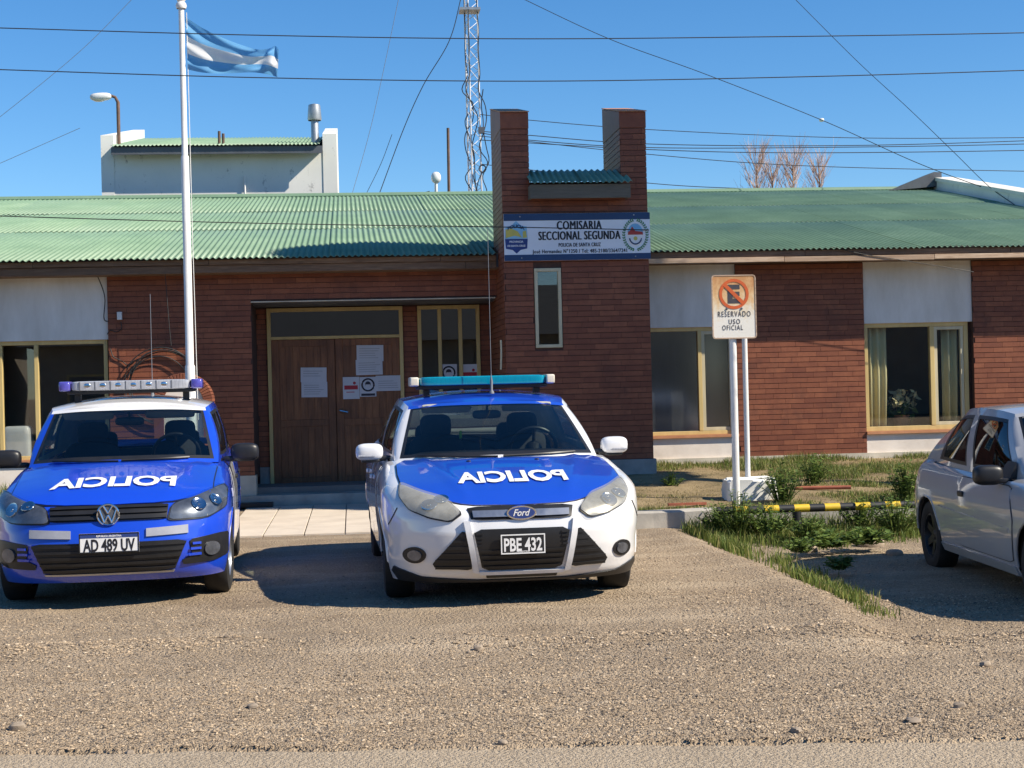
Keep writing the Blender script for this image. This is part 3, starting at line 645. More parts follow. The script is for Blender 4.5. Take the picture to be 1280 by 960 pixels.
for r_, (ya, yb) in enumerate(rows):
    for i in range(nc):
        x = XL + i * SWD; y0 = ya + random.uniform(-.012, .012)
        if r_ == 0 and x + SWD > T0 and x < T1 + .02:
            if x < T0 - .01:    # cut beside the tower
                nw = int((T0 - x) / PIT)
                if nw > 0: o = link('roof_sheet', corr_mesh((yb - ya) / math.cos(tilt), nw), ROOF); o.location = (x, ya, EZ + .002); o.rotation_euler = (tilt, 0, 0)
            if x + SWD > T1:
                nw = int((x + SWD - T1) / PIT); o = link('roof_sheet', corr_mesh((yb - ya) / math.cos(tilt), nw, mt='roof_green_shaded'), ROOF); o.location = (x + SWD - nw * PIT, ya, EZ + .002); o.rotation_euler = (tilt, 0, 0)
            y0 = TY + PD + .02
        sheet(x, y0, yb, r_ * .009 + (.004 if i % 2 else 0), ROOF)
MB().box(XL, XR, RY - .1, RY, 2.9, EZ + (RY - EY) * SL - .03).build('gable_wall', 'metal_dark', ST); MB().box(XL, XR, EY + .17, EY + .20, 2.99, 3.155).build('eave_board', 'metal_dark', ST)
MB().tube([(XL, RY, EZ + (RY - EY) * SL + .03), (XR, RY, EZ + (RY - EY) * SL + .03)], .06, 8).build('ridge_cap', 'roof_green', ROOF, smooth=True)
# parapet running down the right roof slope
m = MB(); px0, px1 = 11.25, 11.62; zr = EZ + (RY - EY) * SL
def slope_wall(x0, x1, y0, y1, h0, h1, mat, name, parent):
    g = lambda y: EZ + (y - EY) * SL
    v = [(x, y, g(y) + h) for y in (y0, y1) for x in (x0, x1) for h in (h0, h1)]
    return link(name, rawmesh(name, v, [(0, 1, 3, 2), (4, 6, 7, 5), (0, 4, 5, 1), (2, 3, 7, 6), (1, 5, 7, 3), (0, 2, 6, 4)], mat), parent)
slope_wall(px0, px1, EY, RY + .2, -.05, .20, 'stained_white', 'parapet', ST); slope_wall(px0 - .03, px1 + .03, EY - .03, RY - .1, .202, .27, 'old_parapet', 'parapet_cap', ST)
m = MB(); m.prism([(px0 - .95, 5.02), (px0 + .1, 5.10), (px0 + .1, 5.36), (px0 - .05, 5.37)], RY - .25, RY + .3); m.build('flashing', 'metal_dark', ST)
# --- small canopy between the pillars
CX0, CX1 = 2.20, 3.43; cy = TY - .26
m = MB(); m.box(CX0, CX1, cy, cy + .03, 3.735, 3.905); cf = m.build('canopy', 'fascia_grey', ST, bevel=.004)
m = MB(); m.box(CX0, CX0 + .03, cy + .031, TY - .03, 3.745, 3.90); m.box(CX1 - .03, CX1, cy + .031, TY - .03, 3.745, 3.90); m.build('canopy_side', 'fascia_grey', cf)
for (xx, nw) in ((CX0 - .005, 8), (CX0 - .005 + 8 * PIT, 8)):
    o = link('roof_sheet', corr_mesh(.68, nw, mt='roof_green_shaded'), cf); o.location = (xx, cy - .05, 3.925); o.rotation_euler = (math.atan(.36), 0, 0)
MB().box(LP[1] - .02, RP[0] + .02, TY + .25, TY + .55, 3.95, 4.0).build('canopy_deck', 'fascia_grey', cf)
# --- bricks: 300 single pieces, the rest as one body of bricks
def visible(b):
    d = Vector((b[0], b[1], b[2] - CAMH)); z = d.dot(fwd); x = 640 + FPX * d.dot(cxv) / z; y = 480 - FPX * d.dot(cyv) / z
    if not (0 < x < 1280 and 0 < y < 960): return False
    if 455 < x < 800 and y > 468: return False
    if 629 < x < 812 and 266 < y < 328: return False
    if 0 < x < 320 and y > 470: return False
    return True
order = sorted(range(len(BR)), key=lambda i: (-(visible(BR[i]) * BR[i][6]), -BR[i][3] * BR[i][5]))
single = set(order[:300])
ub = bmesh.new(); bmesh.ops.create_cube(ub, size=1.0); ume = bpy.data.meshes.new('brick'); ub.to_mesh(ume); ub.free(); ume.materials.append(MATS['brick'])
for i in sorted(single):
    b = BR[i]; o = link('brick', ume, PARS[b[7]]); o.location = b[:3]; o.scale = b[3:6]
ba = np.array([BR[i] for i in range(len(BR)) if i not in single])
cv = np.array([[x, y, z] for z in (-.5, .5) for y in (-.5, .5) for x in (-.5, .5)])
V = (cv[None] * ba[:, None, 3:6] + ba[:, None, :3]).reshape(-1, 3)
qf = np.array([(0, 2, 3, 1), (4, 5, 7, 6), (0, 1, 5, 4), (2, 6, 7, 3), (0, 4, 6, 2), (1, 3, 7, 5)])
o = link('brick_courses', bigmesh('brick_courses', V, (qf[None] + 8 * np.arange(len(ba))[:, None, None]).reshape(-1, 4), 'brick'), ST); o['kind'] = 'stuff'

# --- sign over the entrance tower
SY = TY - .055
sg = empty('police_sign', (2.79, SY, 3.0), 0, 'white and navy police station name board with two crests on the tower', 'sign')
sx0, sx1, sz0, sz1 = 1.89, 3.70, 3.0, 3.575
MB().box(sx0, sx1, SY, SY + .025, sz0, sz1).build('board', 'sign_white', sg)
MB().box(sx0, sx1, SY - .002, SY - .0005, sz1 - .085, sz1 - .001).build('border', 'ink_navy', sg); MB().box(sx0, sx1, SY - .002, SY - .0005, sz0 + .001, sz0 + .075).build('border', 'ink_navy', sg)
ty = SY - .003
for s, zc, size, fit, b in (('COMISARIA', 3.428, .150, .55, .0), ('SECCIONAL SEGUNDA', 3.302, .150, 1.01, .0), ('POLICIA DE SANTA CRUZ', 3.188, .066, .52, .0003), ('José Hernandez N°1250 / Tel: 485-2180/3364/7241', 3.105, .066, 1.17, .0003)):
    text_on('lettering', s, 'sign_black', sg, lambda a, bb, zc=zc: (2.82 + a, ty, zc + bb), size, b, fit=fit, spacing=1.12, fat=.0055 if size > .1 else .0018)
cxl = 2.04
m = MB(); m.prism([(cxl + a, 3.29 + b) for a, b in ((-.13, -.14), (-.05, -.155), (0, -.20), (.05, -.155), (.13, -.14), (.14, -.02), (-.14, -.02))], ty + .0005, ty + .002); m.build('crest_field', 'ink_blue', sg)
m = MB(); m.prism([(cxl + a, 3.29 + b) for a, b in ((-.14, -.018), (.14, -.018), (.13, .13), (.06, .14), (0, .20), (-.06, .14), (-.13, .13))], ty + .0005, ty + .002); m.build('crest_field', 'emblem_sky', sg)
m = MB(); m.prism([(cxl - .13, 3.28), (cxl - .02, 3.31), (cxl + .07, 3.285), (cxl + .02, 3.36), (cxl - .06, 3.40), (cxl - .13, 3.385)], ty - .0005, ty); m.prism([(cxl + .08, 3.28), (cxl + .13, 3.285), (cxl + .12, 3.37), (cxl + .08, 3.36)], ty - .0005, ty); m.build('crest_map', 'emblem_yellow', sg)
text_on('lettering', 'POLICIA', 'ink_navy', sg, lambda a, b: (cxl + a, ty - .001, 3.425 + b - a * a * 3), .055, .003, fit=.21)
text_on('lettering', 'PROVINCIA', 'letter_white', sg, lambda a, b: (cxl + a, ty - .001, 3.235 + b), .032, .001, fit=.17); text_on('lettering', 'DE SANTA CRUZ', 'letter_white', sg, lambda a, b: (cxl + a, ty - .001, 3.185 + b), .03, .001, fit=.22)
cxr = 3.515; zc = 3.30
def oval(cx, cz, rx, rz, n=28, a0=0, a1=2 * PI): return [(cx + rx * math.cos(a0 + (a1 - a0) * i / n), cz + rz * math.sin(a0 + (a1 - a0) * i / n)) for i in range(n)]
m = MB(); m.prism(oval(cxr, zc, .105, .145), ty + .0005, ty + .002); m.build('crest_oval', 'letter_white', sg)
m = MB(); m.prism(oval(cxr, zc + .01, .098, .13, 20, 0, PI), ty - .0005, ty); m.build('crest_sky', 'emblem_sky', sg)
m = MB(); m.prism([(cxr - .095, zc + .0), (cxr + .095, zc + .0), (cxr + .09, zc + .035), (cxr + .0, zc + .045), (cxr - .04, zc + .105), (cxr - .07, zc + .045), (cxr - .09, zc + .04)], ty - .0015, ty - .001); m.build('crest_mountain', 'emblem_red', sg)
m = MB(); m.tube([(cxr + .075 * math.cos(a), ty, zc - .03 + .085 * math.sin(a)) for a in [PI * 1.05 + PI * .9 * i / 12 for i in range(13)]], .009, 6); m.build('crest_ribbon', 'ink_navy', sg)
m = MB(); m.prism(oval(cxr, zc - .045, .025, .025, 12), ty - .0015, ty - .001); m.build('crest_sun', 'emblem_yellow', sg)
for s in (-1, 1):
    m = MB()
    for i in range(17):
        a = -PI / 2 + s * (.12 + 2.72 * i / 16); c0 = Vector((cxr + .145 * math.cos(a), 0, zc + .185 * math.sin(a)))
        for q in (-.9, .9):
            dr = a + s * PI / 2 + q * .7; L = .034; d = Vector((math.cos(dr), 0, math.sin(dr))); nn = Vector((-d.z, 0, d.x))
            m.prism([((c0 + d * u + nn * w).x, (c0 + d * u + nn * w).z) for u, w in ((0, 0), (L * .5, -.009), (L, 0), (L * .5, .009))], ty - .0006 - .0002 * (q > 0), ty + .001)
    m.build('crest_wreath', 'emblem_green', sg)['kind'] = 'stuff'
m = MB()
for x, z in ((2.09, 3.54), (3.50, 3.545), (2.10, 3.035), (3.51, 3.035)): m.lathe([(0, 0), (.009, .001), (.008, .005), (0, .007)], 8, Matrix.Translation((x, SY - .003, z)) @ Matrix.Rotation(PI / 2, 4, 'X'))
m.build('screw', 'galvanised', sg)

# ================================================================== CARS
def tab(t, x): return float(np.interp(x, [p[0] for p in t], [p[1] for p in t]))
def catmull(pts, n):
    """open Catmull-Rom through 3D points, n samples including ends"""
    p = [Vector(q) for q in pts]; p = [p[0] * 2 - p[1]] + p + [p[-1] * 2 - p[-2]]; m = len(p) - 3; out = []
    for i in range(n):
        u = i / (n - 1) * m; k = min(int(u), m - 1); t = u - k; a, b, c, d = p[k:k + 4]
        out.append(.5 * ((2 * b) + (c - a) * t + (2 * a - 5 * b + 4 * c - d) * t * t + (3 * b - a - 3 * c + d) * t ** 3))
    return out
def inpoly(x, y, poly):
    c = False; n = len(poly); j = n - 1
    for i in range(n):
        if (poly[i][1] > y) != (poly[j][1] > y) and x < (poly[j][0] - poly[i][0]) * (y - poly[i][1]) / (poly[j][1] - poly[i][1]) + poly[i][0]: c = not c
        j = i
    return c
def smoothpoly(poly, it=2, keep=.22):
    for _ in range(it):
        o = []
        for i in range(len(poly)):
            a = poly[i]; b = poly[(i + 1) % len(poly)]
            o += [(a[0] + (b[0] - a[0]) * keep, a[1] + (b[1] - a[1]) * keep), (a[0] + (b[0] - a[0]) * (1 - keep), a[1] + (b[1] - a[1]) * (1 - keep))]
        poly = o
    return poly
class Car:
    def __init__(s, root, S):
        s.root = root; s.S = S; s.shell()
    def put(s, m, name, mat, parent=None, smooth=True, bevel=0):
        o = m.build(name, mat, parent or s.root, smooth, True, bevel); return o
    def mesh(s, name, v, f, mat, parent=None, smooth=True):
        me = rawmesh(name, v, f, mat, smooth); bm = bmesh.new(); bm.from_mesh(me); bmesh.ops.remove_doubles(bm, verts=bm.verts, dist=.0004); loose = [q for q in bm.verts if not q.link_faces]; bmesh.ops.delete(bm, geom=loose, context='VERTS'); bm.to_mesh(me); bm.free()
        if smooth:
            try: me.set_sharp_from_angle(angle=math.radians(42))
            except Exception: pass
        return link(name, me, parent or s.root, True)
    def shell(s):
        S = s.S; L = S['L']; nf, df, nr, dr = S['nf'], S['df'], S['nr'], S['dr']
        wz = [(q[0], q[1]) for q in S['lev']]; fz = [(q[0], q[2]) for q in S['lev']]; rz = [(q[0], q[3]) for q in S['lev']]
        per = []
        NF, NS, NR = 50, 90, 18
        for i in range(NF):
            a = PI / 2 * i / NF; per.append((math.sin(a) ** (2 / nf), df * (1 - math.cos(a) ** (2 / nf)), 0))
        for i in range(NS): per.append((1.0, df + (L - dr - df) * i / NS, 1))
        for i in range(NR + 1):
            a = PI / 2 * i / NR; per.append((max(0, math.cos(a)) ** (2 / nr), L - dr + dr * math.sin(a) ** (2 / nr), 2))
        NV = 30; rows = []
        for (xn, y0, zone) in per:
            col = []; zt = tab(S['ztop'], y0); zb = tab(S['zbot'], y0)
            for j in range(NV + 1):
                v = j / NV; z = zb + (zt - zb) * v; w = tab(wz, z); yf = tab(fz, z); yr = tab(rz, z)
                tuck = S.get('tuck', .05) * max(0, (v - .86) / .14) ** 2
                x = xn * (w - tuck) * (1 - .012 * math.cos(PI * (y0 / L * 2 - 1)) * 0)
                if zone == 0: y = (yf + tuck) + (y0 / df) * (df - yf - tuck)
                elif zone == 2: y = y0 - yr * ((y0 - (L - dr)) / dr) - tuck * .5
                else: y = y0
                col.append(Vector((x, y, z)))
            rows.append(col)
        n = len(rows); v = []; f = []
        for sgn in (1, -1):
            b = len(v)
            for col in rows: v += [Vector((p.x * sgn, p.y, p.z)) for p in col]
            for i in range(n - 1):
                for j in range(NV):
                    q = (b + i * (NV + 1) + j, b + (i + 1) * (NV + 1) + j, b + (i + 1) * (NV + 1) + j + 1, b + i * (NV + 1) + j + 1)
                    f.append(q if sgn > 0 else q[::-1])
        # wheel arches: drop faces inside the arch circle and pull its rim onto the circle
        keep = []; axs = S['axles']; ra = S['arch']; za = S['rw']
        vin = [min(math.hypot(p.y - ya, p.z - za) for ya in axs) for p in v]
        for q in f:
            c = sum((v[i] for i in q), Vector()) / 4
            if min(math.hypot(c.y - ya, c.z - za) for ya in axs) > ra or abs(c.x) < .35: keep.append(q)
        for q in keep:
            for i in q:
                p = v[i]
                for ya in axs:
                    r = math.hypot(p.y - ya, p.z - za)
                    if r < ra + .004 and abs(p.x) > .35 and r > 1e-4:
                        k = ra / r; v[i] = Vector((p.x, ya + (p.y - ya) * k, za + (p.z - za) * k))
        s.tv, s.tf = v, keep
        top = [c[-1] for c in rows]
        # bonnet / scuttle height field and rear deck
        hv = []; hf = []; M_ = 44
        def field(sel, prof):
            rowsx = []
            for p in sel:
                r = []
                for k in range(M_ + 1):
                    t = -1 + 2 * k / M_; zc = tab(prof, p.y); cr = S.get('crease'); e_ = 0.0
                    if cr and p.y < 2: e_ = cr[0] * math.exp(-((abs(p.x * t) - cr[1] - (cr[2] - cr[1]) * min(1, p.y / 1.1)) / .036) ** 2) * min(1, max(0, (p.y - .12) / .3))
                    r.append(Vector((p.x * t, p.y, p.z + e_ + (zc - p.z) * max(0, 1 - abs(t) ** 2.4) ** .9)))
                rowsx.append(r)
            for i in range(len(rowsx) - 1):
                b = len(hv)
                for r in (rowsx[i], rowsx[i + 1]): hv.extend(r)
                for k in range(M_): hf.append((b + k, b + k + 1, b + M_ + 1 + k + 1, b + M_ + 1 + k))
        field([p for p in top if p.y <= S['ycowl'] + .35], S['zc']); s.nh = len(hf)
        field([p for p in top if p.y >= S['ydeck']], S['zdeck'])
        s.hv, s.hf = hv, hf
        # cabin
        cb, ct = S['cab_bot'], S['cab_top']; seg = [(0, S['iA'], 26), (S['iA'], S['iC'], 60), (S['iC'], len(cb) - 1, 16)]
        cols = []; s.seg = []
        for (a, b, k) in seg:
            B = catmull(cb[a:b + 1], k); T = catmull(ct[a:b + 1], k); st = len(cols)
            for q, (p0, p1) in enumerate(zip(B, T)):
                if cols and q == 0: st -= 1; continue
                cols.append((p0, p1, len(s.seg)))
            s.seg.append((st, st + k - 1))
        NT_ = 18; cv = []
        for i, (p0, p1, z) in enumerate(cols):
            bl = S['bulge'][z]; nrm = Vector(((0, -1, .4), (1, 0, .15), (0, 1, .3))[z]).normalized()
            a, b = s.seg[z]; e = math.sin(PI * min(max((i - a) / (b - a), 0), 1)) if z != 1 else 1.0
            for j in range(NT_ + 1):
                t = j / NT_; cv.append(p0.lerp(p1, t) + nrm * bl * 4 * t * (1 - t) * (.35 + .65 * e))
        s.cv = cv; s.ncol = len(cols); s.NT = NT_
        cf = [(i, j) for i in range(len(cols) - 1) for j in range(NT_)]
        s.cf = cf
        # roof
        tl = [cv[i * (NT_ + 1) + NT_] for i in range(len(cols))]; rv = []; rf = []
        rows2 = []
        for p in tl:
            zc = tab(S['zroof'], p.y); r = []
            for k in range(M_ + 1):
                t = -1 + 2 * k / M_; r.append(Vector((p.x * t, p.y, p.z + (zc - p.z) * max(0, 1 - abs(t) ** 2.2))))
            rows2.append(r)
        for i in range(len(rows2) - 1):
            b = len(rv); rv.extend(rows2[i]); rv.extend(rows2[i + 1])
            for k in range(M_): rf.append((b + k, b + k + 1, b + M_ + 2 + k, b + M_ + 1 + k))
        s.rv, s.rf = rv, rf
        av = list(s.tv) + list(hv) + list(rv); af = [tuple(q) for q in s.tf] + [tuple(i + len(s.tv) for i in q) for q in hf] + [tuple(i + len(s.tv) + len(hv) for i in q) for q in rf]
        for sg_ in (1, -1):
            b = len(av); av += [Vector((p.x * sg_, p.y, p.z)) for p in cv]
            af += [(b + i * (NT_ + 1) + j, b + (i + 1) * (NT_ + 1) + j, b + (i + 1) * (NT_ + 1) + j + 1, b + i * (NT_ + 1) + j + 1) for i, j in cf]
        s.bvh = BVHTree.FromPolygons(av, af)
    def region(s, z, a0, a1, t0, t1):
        """cabin cells of zone z between fractions a0..a1 of its length and t0..t1 of its height"""
        a, b = s.seg[z]; return {(i, j) for (i, j) in s.cf if a <= i < b and a0 <= (i + .5 - a) / (b - a) <= a1 and t0 <= (j + .5) / s.NT <= t1}
    def cabin(s, cells, name, mat, inset=0, parent=None, sides=(1, -1), thick=0):
        v = []; f = []; n = s.NT + 1
        for sg_ in sides:
            b = len(v); v += [Vector((p.x * sg_, p.y, p.z)) - (Vector((p.x * sg_, p.y - s.S['ymid'], p.z - .9)).normalized() * inset) for p in s.cv]
            for (i, j) in cells:
                q = (b + i * n + j, b + (i + 1) * n + j, b + (i + 1) * n + j + 1, b + i * n + j + 1); f.append(q if sg_ > 0 else q[::-1])
        return s.mesh(name, v, f, mat, parent)
    def patch(s, name, poly, mat, axis='front', off=.004, thick=.006, res=.03, parent=None, holes=(), y0=None):
        """panel that follows the car body; poly is drawn in front (x,z), top (x,y) or side (y,z) view"""
        A = [p[0] for p in poly]; B = [p[1] for p in poly]; den = []
        for i in range(len(poly)):
            a = poly[i]; b = poly[(i + 1) % len(poly)]; k = max(1, int(math.hypot(a[0] - b[0], a[1] - b[1]) / res)); den += [(a[0] + (b[0] - a[0]) * q / k, a[1] + (b[1] - a[1]) * q / k) for q in range(k)]
        pts = list(den); nb = len(den); x = min(A) + res * .37
        while x < max(A):
            y = min(B) + res * .41
            while y < max(B):
                if inpoly(x, y, poly) and min((x - q[0]) ** 2 + (y - q[1]) ** 2 for q in den) > (res * .45) ** 2: pts.append((x, y))
                y += res
            x += res
        r = geometry.delaunay_2d_cdt([Vector(p) for p in pts], [], [list(range(nb))], 1, 1e-6); P2, F2 = r[0], [tuple(q) for q in r[2]]
        v0 = []; v1 = []
        for p in P2:
            if axis == 'front': o, d = Vector((p[0], -1.5, p[1])), Vector((0, 1, 0))
            elif axis == 'top': o, d = Vector((p[0], p[1], 3)), Vector((0, 0, -1))
            elif axis == 'left': o, d = Vector((-2.5, p[0], p[1])), Vector((1, 0, 0))
            elif axis == 'right': o, d = Vector((2.5, p[0], p[1])), Vector((-1, 0, 0))
            h, nm, _, dist = s.bvh.ray_cast(o, d)
            if h is None: h, nm, _, _ = s.bvh.find_nearest(o + d * (1.9 if axis != 'top' else 2.2))
            if nm.dot(d) > 0: nm = -nm
            v0.append(h + nm * off); v1.append(h + nm * (off - thick))
        n = len(P2); f = list(F2); ed = {}
        for q in F2:
            for i in range(len(q)): ed[(q[i], q[(i + 1) % len(q)])] = 1
        for (a, b) in list(ed):
            if (b, a) not in ed: f.append((a, b, b + n, a + n)[::-1])
        me = rawmesh(name, v0 + v1, f, mat, True); bm = bmesh.new(); bm.from_mesh(me); bmesh.ops.recalc_face_normals(bm, faces=bm.faces); bm.to_mesh(me); bm.free()
        # an open patch can be recalculated inside out: orient along the view axis
        try: me.set_sharp_from_angle(angle=math.radians(50))
        except Exception: pass
        return link(name, me, parent or s.root, True)
    def hit(s, o, d):
        h, nm, _, _ = s.bvh.ray_cast(Vector(o), Vector(d)); return h
def mir(poly): return [(-a, b) for a, b in poly][::-1]
def wheel(car, x, y, rw, width, rimr, sgn, turn=0, spokes=5, rim='rim_silver'):
    w = bpy.data.objects.new('wheel', None); COL.objects.link(w); w.parent = car.root; w.location = (x, y, rw); w.rotation_euler = (0, 0, turn)
    M = Matrix.Rotation(PI / 2 * sgn, 4, 'Y'); h = width / 2
    m = MB(); m.lathe([(rimr, -h * .85), (rimr + .015, -h), (rw - .05, -h * 1.03), (rw - .015, -h * .9), (rw, -h * .6), (rw, h * .6), (rw - .015, h * .9), (rw - .05, h * 1.03), (rimr + .015, h), (rimr, h * .85)], 40, M); m.build('tyre', 'rubber', w, True, True)
    m = MB(); m.lathe([(rimr + .004, h * .86), (rimr - .012, h * .90), (rimr - .02, h * .7), (rimr - .03, -h * .6), (rimr + .002, -h * .84)], 40, M)
    m.lathe([(0, h * .62), (.03, h * .62), (.045, h * .5), (.06, h * .42)], 20, M)
    for k in range(spokes):
        a = 2 * PI * k / spokes; R = M @ Matrix.Rotation(a, 4, 'Z')
        m.add([R @ Vector(q) for q in ((.03, -.032, h * .50), (rimr - .015, -.028, h * .72), (rimr - .015, .028, h * .72), (.03, .032, h * .50), (.03, -.032, h * .25), (rimr - .015, -.028, h * .45), (rimr - .015, .028, h * .45), (.03, .032, h * .25))], [(0, 1, 2, 3), (4, 7, 6, 5), (0, 4, 5, 1), (3, 2, 6, 7)])
    m.build('rim', rim, w, True, True)
    m = MB(); m.lathe([(0, -h * .2), (rimr - .04, -h * .2)], 24, M); m.build('brake_disc', 'metal_dark', w, False, True)
    return w
def seats(car, S, mat='seat_cloth'):
    yc = S['yseat']
    for sx in (-1, 1):
        o = car.put(MB().sell((sx * .36, yc + .02, .42), (.25, .26, .10), .35, 20, 10), 'seat', mat)
        car.put(MB().sell((0, 0, 0), (.24, .075, .33), .45, 20, 12, Matrix.Rotation(-.24, 3, 'X')), 'backrest', mat, o).location = (sx * .36, yc + .34, .78)
        car.put(MB().sell((sx * .36, yc + .45, 1.17), (.13, .05, .10), .55, 16, 10), 'headrest', mat, o)
        m = MB(); [m.tube([(sx * .36 + q, yc + .44, 1.03), (sx * .36 + q, yc + .45, 1.15)], .008, 6) for q in (-.05, .05)]; car.put(m, 'headrest_post', 'chrome', o)
    b = car.put(MB().sell((0, yc + 1.25, .70), (.60, .09, .32), .35, 24, 10), 'rear_seat', mat)
    m = MB(); m.sell((-.36, yc + 1.30, 1.08), (.12, .05, .09), .6, 14, 8); m.sell((.36, yc + 1.30, 1.08), (.12, .05, .09), .6, 14, 8); car.put(m, 'headrest', mat, b)
def interior(car, S, wheel_x=.36):
    m = MB(); W = S['wi']; m.box(-W, W, S['ycowl'] + .1, S['L'] - .25, .22, .26); m.box(-W, W, S['ycowl'] + .02, S['ycowl'] + .06, .22, .84); m.box(-W, -W + .03, S['ycowl'] + .06, S['L'] - .3, .26, .88); m.box(W - .03, W, S['ycowl'] + .06, S['L'] - .3, .26, .88); m.box(-W, W, S['L'] - .5, S['L'] - .46, .26, .98)
    car.put(m, 'cabin_floor', 'black_plastic', smooth=False)
    yb = S['ycowl'] + .12
    car.put(MB().sell((0, yb + .33, S['zdash'] - .10), (W - .04, .30, .13), .3, 30, 10), 'dashboard', 'black_plastic')
    m = MB(); R = Matrix.Translation((wheel_x, yb + .72, S['zdash'] + .02)) @ Matrix.Rotation(-1.15, 4, 'X')
    m.tube([R @ Vector((.185 * math.cos(a), .185 * math.sin(a), 0)) for a in [2 * PI * k / 28 for k in range(29)]], .014, 8, False); m.lathe([(0, .0), (.07, .0), (.07, -.03), (.03, -.10), (.03, -.3)], 14, R)
    for a in (.25, PI - .25, -PI / 2): m.tube([R @ Vector((0, 0, -.01)), R @ Vector((.18 * math.cos(a), .18 * math.sin(a), 0))], .014, 6)
    car.put(m, 'steering_wheel', 'black_plastic')
    my, mz = S['mirror_in']; m = MB(); m.sell((0, my, mz), (.115, .02, .035), .5, 16, 8); m.tube([(0, my, mz), (0, my - .05, mz + .07)], .01, 6); car.put(m, 'rear_view_mirror', 'black_plastic')
    for sx in (-1, 1): car.put(MB().sell((sx * .32, my - .0, mz + .055), (.20, .012, .05), .3, 14, 6, Matrix.Rotation(.9, 3, 'X')), 'sun_visor', 'headlining')
def plate(car, x, y, z, w, h, txt, dark, tilt=0):
    e = bpy.data.objects.new('license_plate', rawmesh('license_plate', MB().box(-w / 2, w / 2, 0, .006, -h / 2, h / 2).v, MB().box(0, 1, 0, 1, 0, 1).f, 'plate_black' if dark else 'letter_white'))
    COL.objects.link(e); e.parent = car.root; e.location = (x, y, z); e.rotation_euler = (tilt, 0, 0)
    rim = MB(); b = .008; c = 'letter_white' if dark else 'black_plastic'
    for q in ((-w / 2, w / 2, h / 2 - b, h / 2), (-w / 2, w / 2, -h / 2, -h / 2 + b), (-w / 2, -w / 2 + b, -h / 2 + b, h / 2 - b), (w / 2 - b, w / 2, -h / 2 + b, h / 2 - b)): rim.box(q[0], q[1], -.003, .0, q[2], q[3])
    rim.build('plate_rim', c, e, False, True)
    dz = 0.0 if dark else -.016
    text_on('plate_lettering', txt, 'letter_white' if dark else 'sign_black', e, lambda a, bb: (a, -.002, bb + dz - .004 * dark), h * (.92 if dark else .86), .003, fit=w * .86, local=True)
    if not dark:
        MB().box(-w / 2 + b, w / 2 - b, -.0015, 0, h / 2 - b - .024, h / 2 - b).build('plate_band', 'ink_blue', e, False, True)
        text_on('plate_lettering', 'REPUBLICA ARGENTINA', 'letter_white', e, lambda a, bb: (a, -.002, bb + h / 2 - b - .012), .017, .0006, fit=w * .42, local=True)
    else: text_on('plate_lettering', 'ARGENTINA', 'letter_white', e, lambda a, bb: (a, -.002, bb - h / 2 + .016), .012, .0004, fit=w * .3, local=True)
    return e
def louvre(car, name, poly, n, mat='black_plastic', parent=None, off=.016):
    """horizontal bars inside an opening drawn in front view"""
    zs = [p[1] for p in poly]; z0, z1 = min(zs), max(zs)
    for k in range(n):
        z = z0 + (z1 - z0) * (k + .5) / n; t = (z1 - z0) / n * .22; xsx = []
        for i in range(len(poly)):
            a, b = poly[i], poly[(i + 1) % len(poly)]
            if (a[1] - z) * (b[1] - z) < 0: xsx.append(a[0] + (b[0] - a[0]) * (z - a[1]) / (b[1] - a[1]))
        if len(xsx) < 2: continue
        xa, xb = min(xsx) + .006, max(xsx) - .006
        if xb - xa > .03: car.patch(name, [(xa, z - t), (xb, z - t), (xb, z + t), (xa, z + t)], mat, 'front', off, .008, .05, parent)
def light_unit(car, poly, bowl, lens, nbulb, offr=.0):
    """headlight: dark recessed bowl, reflectors and a clear cover"""
    gx_, gz_ = sum(p[0] for p in poly) / len(poly), sum(p[1] for p in poly) / len(poly); big = [(gx_ + (p[0] - gx_) * 1.035 + math.copysign(.003, p[0] - gx_), gz_ + (p[1] - gz_) * 1.06 + math.copysign(.003, p[1] - gz_)) for p in poly]
    h = car.patch('headlight', poly, bowl, 'front', .012, .014, .02); car.patch('headlight_gap', big, 'black_plastic', 'front', .008, .010, .02, h)
    xs_ = [p[0] for p in poly]; zs_ = [p[1] for p in poly]; cx_, cz_ = sum(xs_) / len(xs_), sum(zs_) / len(zs_)
    for (fx, fz, r) in nbulb:
        x = cx_ + fx * (max(xs_) - min(xs_)) / 2; z = cz_ + fz * (max(zs_) - min(zs_)) / 2; p, nm_, _, _ = car.bvh.ray_cast(Vector((x, -1.5, z)), Vector((0, 1, 0)))
        if p is None: continue
        if nm_.y > 0: nm_ = -nm_
        m = MB(); m.lathe([(r * 1.05, .003), (r, .006), (r * .88, .003), (r * .5, .001), (.014, .001), (.011, .006), (0, .007)], 22, Matrix.Translation(p + nm_ * .0135) @ nm_.to_track_quat('Z', 'Y').to_matrix().to_4x4()); car.put(m, 'reflector', 'chrome', h)
    car.patch('lens', poly, lens, 'front', .030, .003, .02, h)
    return h
